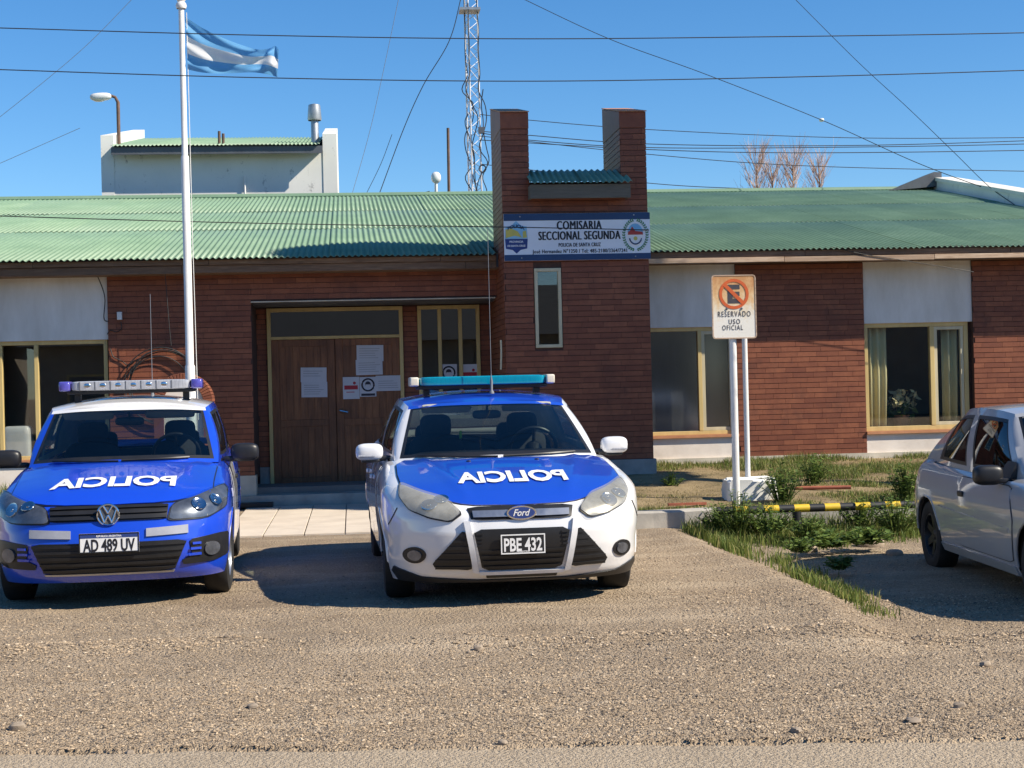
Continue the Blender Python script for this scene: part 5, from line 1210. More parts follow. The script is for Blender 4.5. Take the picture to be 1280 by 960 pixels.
# street lamp fixed behind the rear parapet
ly = YB + .4; a = P(148.5, 170, ly); b_ = P(148, 128, ly); h_ = P(126, 121, ly)
lp = empty('street_lamp', (a.x, ly, a.z - .3), 0, 'street lamp head on curved pole above the rear building', 'lamp')
MB().tube([(a.x, ly, a.z - .3), (a.x, ly, b_.z), (a.x - .05, ly, b_.z + .10), (a.x - .16, ly, b_.z + .14), (a.x - .22, ly, b_.z + .13)], [.035, .035, .03, .028, .028], 10).build('pole', 'rust_metal', lp, True)
m = MB(); m.sell((0, 0, 0), (.21, .10, .075), .75, 18, 10, Matrix.Rotation(-.05, 3, 'Y')); o = m.build('lamp_head', 'enamel_white', lp, True); o.location = (h_.x - a.x * 0, ly, h_.z); 
m = MB(); m.sell((h_.x - .04, ly, h_.z - .045), (.12, .08, .05), .8, 14, 8); m.build('lens', 'bar_cream', lp, True)
# flagpole
FY = 16.7; p0 = P(238, 480, FY); ptop = P(227, 4, FY); fx = p0.x
fp = empty('flagpole', (fx, FY, .2), 0, 'tall white stepped flagpole behind the blue police car', 'flagpole')
z1 = P(237, 458, FY).z; z2 = P(232, 196, FY).z; z3 = ptop.z
m = MB(); m.lathe([(.056, .15), (.053, z1), (.043, z1 + .02), (.042, z2), (.032, z2 + .02), (.030, z3 - .02), (0, z3)], 18, Matrix.Translation((fx, FY, 0))); m.build('pole', 'pole_white', fp, True)
m = MB(); m.sell((fx, FY, z3 + .05), (.05, .05, .05), 1, 14, 10); m.lathe([(.05, z3 - .06), (.06, z3 - .03), (.05, z3), (.03, z3 + .02)], 14, Matrix.Translation((fx, FY, 0))); m.build('finial', 'pole_white', fp, True)
MB().tube([(fx + .055, FY, z3 - .1), (fx + .06, FY, 3.2), (fx + .075, FY, 1.2)], .004, 5).build('halyard', 'pole_white', fp)
# flag
fl = empty('flag', (fx + .05, FY, P(232, 90, FY).z), 0, 'light blue and white striped national flag blowing from the pole', 'flag')
tp = [(231.5, 21), (255, 36), (285, 50), (318, 61), (335, 61), (344, 57.5), (348.5, 62)]; bt = [(235, 87), (252, 90.5), (272, 92), (292, 91.5), (315, 90.5), (332, 92.5), (347, 96.5)]
def poly_at(pl, t):
    k = t * (len(pl) - 1); i = min(int(k), len(pl) - 2); u = k - i; p = [Vector((*q, 0)) for q in pl]; a = p[max(i - 1, 0)]; b = p[i]; c_ = p[i + 1]; d = p[min(i + 2, len(pl) - 1)]
    return .5 * (2 * b + (c_ - a) * u + (2 * a - 5 * b + 4 * c_ - d) * u * u + (3 * b - a - 3 * c_ + d) * u ** 3)
NU, NV = 60, 30; gv = []
for j in range(NV + 1):
    for i in range(NU + 1):
        u = i / NU; w = j / NV; q = poly_at(tp, u).lerp(poly_at(bt, u), w + .06 * math.sin(u * 7 + 1) * w * (1 - w) * 2)
        amp = .02 + .10 * u
        dy = amp * (math.sin(8.5 * u + 5.5 * w + .4) * .75 + .35 * math.sin(17 * u - 6 * w)) + .02 * math.sin(20 * w - 9 * u) * (1 - u)
        gv.append(P(q.x, q.y, FY + dy))
for k, (a, b, mt) in enumerate(((0, 10, 'flag_blue'), (10, 20, 'flag_white'), (20, 30, 'flag_blue'))):
    vv = gv[a * (NU + 1):(b + 1) * (NU + 1)]; ff = [(j * (NU + 1) + i, j * (NU + 1) + i + 1, (j + 1) * (NU + 1) + i + 1, (j + 1) * (NU + 1) + i) for j in range(b - a) for i in range(NU)]
    link('flag_band', rawmesh('flag_band', vv, ff, mt, True), fl)
# round brick plinth behind the flagpole
ay = 17.2; ac = P(229, 503, ay); ar = empty('brick_arch', (ac.x, ay, .3), 0, 'small round brick arch with cream centre at the flagpole foot', 'monument'); R0, R1 = .215, .322
m = MB(); m.prism([(ac.x + R0 * math.cos(PI * k / 20), ac.z + R0 * math.sin(PI * k / 20)) for k in range(21)] + [(ac.x - R0, .2), (ac.x + R0, .2)], ay + .03, ay + .25); m.build('infill', 'render_base', ar)
for k in range(26):
    a0 = PI * (k + .06) / 26; a1 = PI * (k + .94) / 26; MB().prism([(ac.x + r * math.cos(a), ac.z + r * math.sin(a)) for r, a in ((R0, a0), (R1, a0), (R1, a1), (R0, a1))], ay, ay + .27).build('brick', 'brick', ar, bevel=.004)
for sx in (-1, 1): MB().box(ac.x + (R0 if sx > 0 else -R1), ac.x + (R1 if sx > 0 else -R0), ay, ay + .27, .2, ac.z - .005).build('pier', 'brick', ar)
# cable coil and box on the left wall
cc = P(203, 482, WY); m = MB()
for k in range(5):
    r = .42 + .05 * math.sin(k * 2.1); ox = .03 * math.cos(k * 1.7); oz = .03 * math.sin(k * 2.9)
    m.tube([(cc.x + ox + r * math.cos(a) * (1 + .03 * math.sin(3 * a + k)), WY - .05 - .006 * k, cc.z + oz + r * math.sin(a) * 1.02) for a in [2 * PI * i / 40 for i in range(41)]], .008, 6, False)
o = m.build('cable_coil', 'wire', smooth=True); tag(o, 'large black coil of cable hung on the brick wall behind the blue car', 'cable')
q = P(150, 395, WY); o = MB().box(q.x - .03, q.x + .03, WY - .06, WY - .012, q.z - .05, q.z + .05).build('junction_box', 'enamel_white', bevel=.006); tag(o, 'small white junction box on the brick wall beside the left window', 'box')
def cable(px, Y, r, label, mat='wire', cat='cable', group=None):
    pts = [P(x, y, Y) for x, y in px]; o = MB().tube(catmull(pts, 40), r, 6).build('cable', mat, smooth=True); tag(o, label, cat, group)
cable([(151, 402), (152, 410), (146, 415), (138, 413), (134, 418)], WY - .02, .006, 'thin cable curving below the white junction box')
cable([(113, 328), (124, 350), (131, 372), (130, 398), (136, 402)], WY - .02, .007, 'dark cable hanging down the white panel edge')
cable([(138, 436), (142, 446), (152, 451), (160, 456), (170, 450)], WY - .02, .007, 'cable looping from the window corner to the coil')
cable([(205, 324), (207, 350), (211, 400), (214, 432)], WY - .3, .005, 'loose wire hanging from the left eave over brick')
cable([(626, 425), (626.5, 440), (626, 462)], TY - .02, .012, 'short cream conduit on the tower corner', 'cream_pale', 'conduit')
cable([(1041, 309), (1080, 318), (1120, 324), (1217, 340)], EY + .02, .005, 'thin wire sagging under the right eave')
# notices on the doors and on the entrance window
def notice(px0, py0, px1, py1, Y, label, kind, rot=0):
    a = P(px0, py1, Y); b = P(px1, py0, Y); w, h = b.x - a.x, b.z - a.z
    e = empty('notice', ((a.x + b.x) / 2, Y, (a.z + b.z) / 2), 0, label, 'notice', 'paper notices at the entrance'); e.rotation_euler = (0, rot, 0)
    MB().box(-w / 2, w / 2, -.002, .0, -h / 2, h / 2).build('sheet', 'paper', e, local=True)
    m = MB(); y = -.0028; rr = random.Random(int(px0))
    if kind == 'text':
        n = int(h / .028)
        for k in range(1, n - 1):
            if rr.random() < .2: continue
            z = h / 2 - (k + .5) * h / n; x0 = -w * .40; x1 = w * rr.uniform(.15, .42); m.box(x0, x1, y, -.0021, z - .003, z + .003)
        if m.v: m.build('print_lines', 'ink_grey', e, local=True)
    elif kind == 'red':
        m.box(-w * .42, w * .40, y, -.0021, -.02, .035); m.box(-w * .30, w * .2, y, -.0021, -.06, -.05); m.lathe([(0, 0), (.02, .0005)], 12, Matrix.Translation((w * .2, -.0021, h * .22)) @ Matrix.Rotation(PI / 2, 4, 'X')); m.build('print_block', 'ink_red', e, local=True)
    else:
        m.tube([(w * .36 * math.cos(t), -.003, h * .10 + w * .36 * math.sin(t)) for t in [2 * PI * k / 24 for k in range(25)]], w * .055, 6, False)
        m.lathe([(0, 0), (w * .17, .0004)], 16, Matrix.Translation((0, -.0022, h * .14)) @ Matrix.Rotation(PI / 2, 4, 'X'))
        m.box(-w * .42, w * .42, y, -.0021, -h * .46, -h * .34); m.build('mask_symbol', 'ink', e, local=True)
        m = MB(); m.prism([(-w * .14, h * .12), (w * .14, h * .12), (w * .12, h * .02), (0, -h * .02), (-w * .12, h * .02)], -.0036, -.0030); m.build('mask', 'paper', e, local=True)
NY = AY - .036
notice(446, 431, 479, 452, NY, 'upper white sheet of the overlapping pair on the right door', 'text', .01)
notice(445, 449, 478, 469, NY - .003, 'lower white sheet of the overlapping pair on the right door', 'text', -.01)
notice(376, 459, 408, 478, NY, 'upper half of the white notice on the left door', 'text', .02)
notice(377, 477, 409, 497, NY - .003, 'lower half of the white notice on the left door', 'text', .015)
notice(429, 471, 449, 499, NY, 'white notice with a red printed band on the right door', 'red')
notice(450, 471, 470, 496, NY - .003, 'white notice with a round face mask symbol on the right door', 'mask')
notice(470, 469, 502, 489, NY - .006, 'wide white text notice at the right edge of the right door', 'text')
notice(551, 455, 571, 482, AY - .01, 'face mask notice in the entrance window beside the doors', 'mask')
notice(577, 455, 598, 482, AY - .01, 'red band notice in the entrance window beside the doors', 'red')
# low plank by the step
o = MB().box(-1.55, -1.02, 19.42, 19.60, .033, .09).build('wooden_block', 'stripe_black', bevel=.008); tag(o, 'dark low block lying at the entrance step corner', 'block')
# curtains, plant and cooler seen through the panes
def curtain(x0, x1, z0, z1, y, n, label):
    v = []; f = []; N = n * 10
    for i in range(N + 1):
        u = i / N
        for z in (z0, (z0 + z1) / 2, z1):
            sq = 1 if z > z0 else .92
            v.append((x0 + (x1 - x0) * u * sq, y + .035 * math.sin(u * n * 2 * PI) + .012 * math.sin(u * n * 5), z))
    for i in range(N): f += [(i * 3, i * 3 + 3, i * 3 + 4, i * 3 + 1), (i * 3 + 1, i * 3 + 4, i * 3 + 5, i * 3 + 2)]
    o = link('curtain', rawmesh('curtain', v, f, 'curtain', True)); tag(o, label, 'curtain', 'curtains in the right window'); md = o.modifiers.new('t', 'SOLIDIFY'); md.thickness = .004
curtain(6.80, 7.12, .72, 2.16, WY + .19, 3, 'pale yellow curtain at the left side of the right hand window')
curtain(7.88, 8.10, .72, 2.16, WY + .19, 2, 'pale yellow curtain behind the narrow right hand sash')
o = MB().box(3.74, 5.0, WY + .30, WY + .305, .80, 2.17).build('blind', 'blind'); tag(o, 'flat grey blind inside the window next to the tower', 'blind')
o = MB().sell((P(22, 545, 20.2).x, 20.25, .80), (.17, .15, .32), .25, 18, 10).build('water_cooler', 'enamel_white', smooth=True); tag(o, 'white box shaped cooler seen through the left window', 'appliance')
def leaf_cloud(name, center, rad, n, size, mat, parent, seed, shape=None, flat=False):
    r = np.random.default_rng(seed); d = r.normal(size=(n, 3)); d /= np.linalg.norm(d, axis=1)[:, None]; rr = r.random(n) ** (1 / 2.4)
    p = d * rr[:, None] * np.array(rad) + np.array(center)
    s = size * r.uniform(.6, 1.4, n); a = r.normal(size=(n, 3)); a /= np.linalg.norm(a, axis=1)[:, None]; b = np.cross(a, r.normal(size=(n, 3))); b /= np.linalg.norm(b, axis=1)[:, None]
    V = np.stack([p - a * s[:, None], p + b * s[:, None] * .45, p + a * s[:, None], p - b * s[:, None] * .45], 1).reshape(-1, 3)
    return link(name, bigmesh(name, V, np.arange(4 * n).reshape(-1, 4), mat), parent)
pl = empty('potted_plant', (7.45, WY + .5, .7), 0, 'pale flowering pot plant behind the right hand window', 'plant')
leaf_cloud('flower', (7.42, WY + .5, 1.16), (.26, .14, .17), 110, .05, 'curtain', pl, 5); leaf_cloud('leaf', (7.42, WY + .5, 1.0), (.22, .14, .14), 90, .06, 'weed_leaf', pl, 6)
MB().lathe([(0, .76), (.09, .76), (.13, .95), (.12, .95)], 16, Matrix.Translation((7.42, WY + .5, 0))).build('pot', 'sill_tile', pl, True)

# no-parking sign on two posts
NYs = 14.9; s0 = P(892, 424, NYs); s1 = P(945.5, 343, NYs); w = s1.x - s0.x; h = s1.z - s0.z
sp = empty('parking_sign', ((s0.x + s1.x) / 2 - .01, NYs, 0), 0, 'rusty no parking sign on a white post beside the lawn corner', 'sign')
cx_, cz_ = 0.0, (s0.z + s1.z) / 2
def rrect(w, h, r, cz): return [(sx * (w / 2 - r) + r * math.cos(a), cz + sz * (h / 2 - r) + r * math.sin(a)) for sx, sz, a0 in ((1, 1, 0), (-1, 1, PI / 2), (-1, -1, PI), (1, -1, 1.5 * PI)) for a in (a0, a0 + PI / 4, a0 + PI / 2)]
MB().prism(rrect(w, h, .03, cz_), -.002, .004).build('board', 'rusty_sign', sp, local=True)
rimv = MB(); o_, i_ = rrect(w, h, .03, cz_), rrect(w - .024, h - .024, .02, cz_); nn = len(o_)
rimv.add([(a, -.006, b) for a, b in o_] + [(a, -.006, b) for a, b in i_] + [(a, -.002, b) for a, b in i_], [(k, (k + 1) % nn, nn + (k + 1) % nn, nn + k) for k in range(nn)] + [(nn + k, nn + (k + 1) % nn, 2 * nn + (k + 1) % nn, 2 * nn + k) for k in range(nn)]); rimv.build('rim', 'fascia_pale', sp, local=True)
zr_ = P(918, 367.5, NYs).z; R_ = .150
m = MB(); ring = [(R_ * math.cos(a), R_ * math.sin(a)) for a in [2 * PI * k / 40 for k in range(40)]]; k_ = .80
m.add([(a, -.0055, zr_ + b) for a, b in ring] + [(a * k_, -.0055, zr_ + b * k_) for a, b in ring], [(i, (i + 1) % 40, 40 + (i + 1) % 40, 40 + i) for i in range(40)])
dd = Vector((-1, 0, 1)).normalized(); nn_ = Vector((1, 0, 1)).normalized(); L = R_ * .9
m.add([tuple(dd * L + nn_ * .018 + Vector((0, -.0068, zr_))), tuple(dd * L - nn_ * .018 + Vector((0, -.0068, zr_))), tuple(-dd * L - nn_ * .018 + Vector((0, -.0068, zr_))), tuple(-dd * L + nn_ * .018 + Vector((0, -.0068, zr_)))], [(0, 1, 2, 3)]); m.build('prohibition_ring', 'sign_red', sp, local=True)
text_on('sign_letter', 'E', 'sign_ink', sp, lambda a, b: (a + .0, -.0045, zr_ + b), .235, .012, fit=.125, local=True)
for s, zz, ft, sz in (('RESERVADO', P(918, 392.5, NYs).z, .33, .078), ('USO', P(918, 402, NYs).z, .115, .070), ('OFICIAL', P(918, 409.5, NYs).z, .21, .070)): text_on('sign_lettering', s, 'sign_ink', sp, lambda a, b, zz=zz: (a - (.02 if zz < 2.05 else 0), -.0045, zz + b), sz, .0006, fit=ft, local=True, spacing=1.25)
m = MB(); m.lathe([(.036, 0), (.036, s1.z - .05), (0, s1.z - .05)], 14, Matrix.Translation((-.01, .045, 0))); m.build('post', 'pole_white', sp, True, True)
m = MB(); [m.lathe([(0, 0), (.012, .001), (.010, .006), (0, .008)], 8, Matrix.Translation((x, -.004, zr_ - .146)) @ Matrix.Rotation(PI / 2, 4, 'X')) for x in (-.075, .075)]; m.build('bolt', 'metal_dark', sp, False, True)
P2 = 16.0; q0 = P(935, 603, P2); q1 = P(929, 420, P2)
o = MB().lathe([(.029, .18), (.029, q1.z + .35), (0, q1.z + .35)], 12, Matrix.Translation((q0.x, P2, 0))).build('signpost', 'pole_white', smooth=True); tag(o, 'thinner white steel post standing in the concrete block behind the sign', 'post')
bk = P(937, 630, 15.85); m = MB(); m.sell((P(937, 615, 15.95).x, 15.95, .315), (.27, .14, .13), .22, 24, 12)
for i, vv in enumerate(m.v): m.v[i] = vv + Vector((random.uniform(-.016, .016), random.uniform(-.012, .012), random.uniform(-.012, .012)))
o = m.build('concrete_block', 'stained_white', smooth=True); tag(o, 'rough whitewashed concrete block at the foot of the sign posts', 'block')
# striped barrier pipe
ByY = 14.85; e0 = P(952, 636, ByY); e1 = P(1160, 631, ByY); bz_ = (e0.z + e1.z) / 2
bp = empty('barrier_rail', (e0.x, ByY, 0), 0, 'low black and yellow striped pipe barrier between lawn and silver car', 'barrier'); x = e0.x - .45; k = 0
while x < e1.x + .8:
    MB().tube([(x, ByY, bz_), (x + .155, ByY, bz_)], .040, 14, k in (0,)).build('stripe', 'stripe_yellow' if k % 2 else 'stripe_black', bp, True); x += .155; k += 1
for px in (996, 1290): xx = P(px, 640, ByY).x; MB().tube([(xx, ByY + .0, -.12), (xx, ByY, bz_ - .03)], .045, 10).build('post', 'stripe_black', bp, True)
a = P(1000, 620, 16.4); b = P(1064, 616, 16.4); o = MB().tube([(a.x, 16.6, .27), (b.x, 16.4, .275)], .022, 10).build('pipe', 'pipe_red', smooth=True); tag(o, 'short red plastic pipe lying on the lawn', 'pipe')
a = P(860, 633, 15.7); o = MB().box(a.x - .22, a.x + .18, 15.62, 15.68, .20, .225, Matrix.Rotation(.0, 4, 'Z')).build('plank', 'pipe_red'); tag(o, 'thin reddish wood strip lying at the lawn edge by the white car', 'plank')

# radio mast behind the ridge
MY = 31.5; ml = P(583, 246, MY); mr = P(603, 246, MY); mx = (ml.x + mr.x) / 2; mw_ = (mr.x - ml.x) / 2 * .95; zt_ = P(590, -60, MY).z; zb_ = ml.z - 1.0
ms = empty('radio_mast', (mx, MY, zb_), 0, 'white three legged lattice radio mast rising behind the roof', 'mast')
legs = [(mx + mw_ * math.cos(a), MY + mw_ * math.sin(a)) for a in (PI * .06, PI * .06 + 2 * PI / 3, PI * .06 + 4 * PI / 3)]
for x, y in legs: MB().tube([(x, y, zb_), (x, y, zt_)], .017, 8).build('mast_leg', 'mast_white', ms, True)
z = zb_; k = 0
while z < zt_ - .3:
    m = MB()
    for i in range(3):
        a, b = legs[i], legs[(i + 1) % 3]; m.tube([(*a, z), (*b, z + .2)], .007, 5); m.tube([(*b, z + .2), (*a, z + .4)], .007, 5)
    m.build('brace', 'mast_white', ms); z += .4
pz = P(588, 15, MY).z; MB().box(mx - .22, mx + .20, MY - .22, MY + .2, pz, pz + .05).build('platform', 'galvanised', ms)
m = MB()
for j in range(5):
    pts = []; x, y = legs[j % 3]; zz = zb_ + .2; sd = random.Random(j)
    while zz < zt_ if j < 3 else zz < zb_ + 3.4: pts.append((x + sd.uniform(-.10, .16) * (1 if zz < zb_ + 3.2 else .15), y - .05 + sd.uniform(-.05, .05), zz)); zz += .30
    m.tube(catmull(pts, len(pts) * 4), .011, 5)
m.build('feeder_cable', 'wire', ms, True)
m = MB(); pzz = P(598, 165, MY).z; m.box(mx + .10, mx + .22, MY - .26, MY - .14, pzz - .06, pzz + .06); m.build('junction_box', 'metal_dark', ms)
m = MB(); pzz = P(599, 213, MY).z; m.tube([(mx + .16 + .07 * math.cos(a), MY - .25, pzz + .07 * math.sin(a)) for a in [2 * PI * k / 20 for k in range(21)]], .014, 6, False); m.build('cable_loop', 'wire', ms, True)
a = P(561, 250, 29.2); b = P(560, 160, 29.2); o = MB().tube([(a.x, 29.2, a.z - .4), (b.x, 29.2, b.z)], .028, 8).build('steel_post', 'rust_metal', smooth=True); tag(o, 'thin dark steel post left of the radio mast', 'post')
a = P(545, 250, 29); b = P(545, 222, 29); e = empty('flood_light', (a.x, 29, a.z - .2), 0, 'small white globe lamp on a short stem above the ridge', 'lamp')
MB().tube([(a.x, 29, a.z - .2), (b.x, 29, b.z)], .03, 8).build('stem', 'pole_white', e, True); MB().sell((b.x, 29, b.z), (.095, .095, .11), .9, 14, 10).build('globe', 'enamel_white', e, True)

# overhead wires
def wire(pts, Y, r, label, mat='wire', group='overhead lines', Y2=None):
    n = len(pts); q = [P(x, y, Y + ((Y2 if Y2 else Y) - Y) * i / (n - 1)) for i, (x, y) in enumerate(pts)]
    o = MB().tube(catmull(q, 50), r, 5).build('overhead_wire', mat, smooth=True); tag(o, label, 'wire', group)
wire([(-300, 27), (0, 35), (320, 44), (640, 48.5), (960, 46), (1280, 41), (1600, 32)], 13.5, .0048, 'topmost dark power line crossing the whole sky')
wire([(-300, 76), (0, 87), (320, 97), (650, 101.5), (960, 97), (1280, 88), (1600, 76)], 13.5, .0048, 'second dark power line crossing the whole sky, below the topmost')
wire([(-200, 262), (0, 270), (320, 279), (640, 284), (811, 287.5)], 17.0, .006, Y2=18.64, label= 'thin line crossing in front of the left roof to the name board')
wire([(600, 143), (660, 150), (812, 162), (1050, 172), (1280, 172), (1500, 168)], 31.5, .008, 'upper line from the mast to the right over the roof')
wire([(600, 164), (660, 169), (812, 180), (1050, 182), (1280, 176), (1500, 166)], 31.5, .009, 'second line from the mast to the right over the roof')
wire([(600, 166), (660, 175), (812, 184.5), (1050, 184), (1280, 180), (1500, 172)], 31.3, .009, 'third line from the mast, close under the second')
wire([(600, 175), (812, 187), (1000, 191), (1280, 188), (1500, 182)], 31.0, .009, 'fourth line from the mast, dipping below the bundle')
wire([(600, 170), (812, 193), (1000, 207), (1280, 214), (1500, 216)], 31.0, .008, 'fifth line from the mast, just above the bare trees')
wire([(600, 205), (812, 229), (935, 236), (1060, 241)], 31.0, .008, 'lowest line, meeting the right ridge')
wire([(640, -8), (760, 48), (880, 92), (1027, 150), (1150, 205), (1262, 246)], 31, .007, 'guy wire with insulator falling to the right parapet', Y2=26)
wire([(980, -15), (1070, 75), (1135, 135), (1190, 188), (1235, 232), (1268, 256)], 30, .006, 'dark knotted cable falling steeply to the right parapet', Y2=25)
wire([(578, -10), (562, 50), (530, 105), (505, 160), (472, 248)], 31, .009, 'black feeder cable curving down left of the mast')
wire([(500, -10), (480, 85), (462, 165), (438, 250)], 31, .005, 'fine guy wire left of the mast reaching the ridge', 'wire_grey')
wire([(490, 168), (476, 205), (455, 248)], 31, .006, 'short stray wire above the left ridge')
wire([(170, -6), (100, 64), (0, 146), (-60, 190)], 30, .005, 'fine pale wire across the top left sky', 'wire_grey')
wire([(100, 160), (50, 182), (0, 204), (-40, 220)], 30, .005, 'faint short wire left of the rear building', 'wire_grey')
wire([(490, 250), (520, 243), (537, 239)], 29.5, .008, 'short line running to the globe lamp')
for (px, py, Y, lb) in ((1027, 150, 28.5, 'white insulator on the long guy wire'),):
    q = P(px, py, Y); o = MB().sell(q, (.05, .04, .035), .8, 10, 8).build('insulator', 'enamel_white', smooth=True); tag(o, lb, 'insulator')

# bare poplars far behind the right roof
def bare_tree(px, pyt, Y, spread, seed, label):
    top = P(px, pyt, Y); r = random.Random(seed); e = empty('bare_tree', (top.x, Y, 0), 0, label, 'tree', 'bare trees behind the right roof')
    H = top.z; MB().tube([(top.x, Y, 0), (top.x + .05, Y, H * .5), (top.x, Y, H)], [.16, .09, .02], 8).build('trunk', 'bark', e, True); m = MB()
    for k in range(80):
        z = H * (1 - .7 * r.random() ** 1.6) - .2; a = r.uniform(0, 2 * PI); L = r.uniform(.7, 1.6) * (1.2 - z / H * .6); d = Vector((math.cos(a) * spread, math.sin(a) * spread, 1.5)).normalized()
        p = Vector((top.x, Y, z)); q = p + d * L * .5; e2 = q + (d + Vector((r.uniform(-.2, .2), r.uniform(-.2, .2), .5))).normalized() * L * .6; m.tube([p, q, e2], [.018, .012, .006], 4)
        for _ in range(7):
            u = r.random(); b = q.lerp(e2, u); dd = (d + Vector((r.uniform(-.7, .7), r.uniform(-.7, .7), .5))).normalized(); m.tube([b, b + dd * r.uniform(.25, .7)], [.006, .003], 3)
    m.build('crown', 'twig', e)
for a in ((945, 201, 52, .9, 1, 'leftmost and tallest bare poplar behind the right roof'), (965, 216, 54, .9, 2, 'lower bare poplar right beside the tallest one'), (991, 206, 52, .9, 3, 'middle bare poplar behind the right roof'), (1024, 211, 53, .9, 4, 'rightmost single bare poplar behind the right roof')): bare_tree(*a)

# grass and weeds
def blades(n, fn, hgt, wid, seed, mat, name, label, lean=.5):
    r = np.random.default_rng(seed); x, y, z, hs = fn(r, n); n = len(x); h = hgt * r.uniform(.5, 1.3, n) * hs; w = wid * r.uniform(.7, 1.3, n); a = r.uniform(0, 2 * PI, n); b = r.uniform(0, 2 * PI, n); ln = lean * r.uniform(.1, 1, n)
    p = np.stack([x, y, z], -1); sdir = np.stack([np.cos(a), np.sin(a), np.zeros(n)], -1) * w[:, None]; l = np.stack([np.cos(b), np.sin(b), np.zeros(n)], -1)
    mid = p + l * (h * ln * .35)[:, None] + np.stack([0 * h, 0 * h, h * .6], -1); tip = p + l * (h * ln)[:, None] + np.stack([0 * h, 0 * h, h * (1 - .25 * ln)], -1)
    V = np.stack([p - sdir, p + sdir, mid + sdir * .7, mid - sdir * .7, tip], 1).reshape(-1, 3); b5 = 5 * np.arange(n)[:, None]
    F3 = np.concatenate([b5 + np.array([[0, 1, 2]]), b5 + np.array([[0, 2, 3]]), b5 + np.array([[3, 2, 4]])])
    o = link(name, bigmesh(name, V, F3, mat)); tag(o, label, 'grass', kind='stuff')
def lawn_pts(dry):
    def fn(r, n):
        x = r.uniform(2.0, 9.5, n * 3); y = r.uniform(KY + .15, WY - .02, n * 3)
        d = .8 * vnoise(x, y, .55, 41) + .9 * vnoise(x, y, 2.6, 42) + .02 + .35 * np.exp(-((WY - y) / .5) ** 2) + .3 * np.exp(-((y - KY) / .5) ** 2) + .12 * (x > 5)
        k = (d > r.uniform(-.05, .30, n * 3)) if not dry else (r.random(n * 3) < .5); x, y, d = x[k][:n], y[k][:n], d[k][:n]
        return x, y, lawn_z(x, y) - .02 + .06 * vnoise(x, y, 1.3, 31), np.clip(.6 + 1.1 * d, .4, 1.6)
    return fn
blades(46000, lawn_pts(False), .085, .0045, 51, 'grass_blade', 'lawn_grass', 'green tufted grass growing on the right lawn')
blades(30000, lawn_pts(True), .075, .004, 52, 'grass_dry', 'dry_grass', 'short dry straw coloured grass between the green tufts')
def left_pts(r, n):
    x = r.uniform(-6, -1.7, n); y = r.uniform(KY + .1, WY, n); return x, y, .13 + .17 * (y - KY) / 4.5, np.ones(n)
blades(12000, left_pts, .15, .0045, 53, 'grass_blade', 'lawn_grass', 'green grass on the left lawn behind the blue car')
def rim_pts(r, n):
    cy0 = 9.3 + 5.8 * r.random(34) ** .7; cx0 = rim_x(cy0) + .14 + r.normal(0, .09, 34); ci = r.integers(0, 34, n * 2); y = cy0[ci] + r.normal(0, .10, n * 2); x = cx0[ci] + r.normal(0, .06, n * 2); k = (vnoise(x, y, 1.6, 44) + .12 + (y - 11) * .08) > r.random(n * 2) * .6; x, y = x[k][:n], y[k][:n]
    return x, y, ground_z(x, y) - .01, np.clip(.4 + (y - 8.5) * .17, .35, 1.2)
blades(2400, rim_pts, .12, .005, 54, 'grass_blade', 'verge_grass', 'strip of grass along the rim of the gravel apron')
def dip_pts(r, n):
    x = r.uniform(3.3, 6.6, n * 2); y = r.uniform(13.6, 15.15, n * 2); k = (vnoise(x, y, 1.2, 45) + .2 + (y - 14.2) * .5) > r.random(n * 2) * .6; x, y = x[k][:n], y[k][:n]; return x, y, ground_z(x, y) - .01, np.clip(.5 + (y - 13.6) * .5, .4, 1.2)
blades(6000, dip_pts, .15, .005, 55, 'grass_blade', 'verge_grass', 'grass under the striped barrier in front of the kerb')
def weed(x, y, z, R, H, n, seed, label, size=.035):
    e = empty('weed', (x, y, z), 0, label, 'plant', 'weeds around the sign and barrier'); r = random.Random(seed); m = MB(); V = []; Fc = []
    for k in range(n):
        a = r.uniform(0, 2 * PI); sp_ = r.uniform(.1, 1) * R; h = H * r.uniform(.45, 1.05) * (1.1 - .4 * sp_ / R); d = Vector((math.cos(a), math.sin(a), 0)); b0_ = Vector((x, y, z)) + d * sp_ * .35; b1_ = Vector((x, y, z)) + d * sp_ + Vector((0, 0, h))
        md = b0_.lerp(b1_, .5) + Vector((0, 0, h * .12)); m.tube([b0_, md, b1_], [.005, .004, .002], 4)
        for j in range(9):
            u = .15 + .85 * j / 8; p = b0_.lerp(md, u * 2) if u < .5 else md.lerp(b1_, u * 2 - 1); an = r.uniform(0, 2 * PI); ld = Vector((math.cos(an), math.sin(an), r.uniform(-.1, .7))).normalized(); sd = ld.cross(Vector((r.uniform(-.4, .4), r.uniform(-.4, .4), 1))).normalized(); s = size * r.uniform(.6, 1.35)
            i = len(V); V += [p, p + ld * s * .5 + sd * s * .32, p + ld * s * 1.15 - Vector((0, 0, s * .15)), p + ld * s * .5 - sd * s * .32]; Fc.append((i, i + 1, i + 2, i + 3))
    m.build('stem', 'weed_leaf', e); link('foliage', rawmesh('foliage', V, Fc, 'weed_leaf'), e)
def wd(px, py, R, H, n, sd, label, size=.035, z=-.02):
    p = G(px, py, z); weed(p.x, p.y, z, R * 1.1, H, int(n * 1.7), sd, label, size * 1.2)
wd(923, 668, .30, .42, 46, 1, 'dense dark weed bush round the foot of the sign post')
wd(900, 664, .24, .26, 34, 2, 'low weed against the kerb left of the sign post')
wd(962, 668, .26, .30, 36, 3, 'weed clump at the left end of the striped barrier')
wd(1010, 672, .24, .22, 30, 4, 'low weed under the striped barrier near its black post')
wd(1035, 684, .24, .14, 34, 5, 'broad leafed weed patch in the hollow before the barrier', .05)
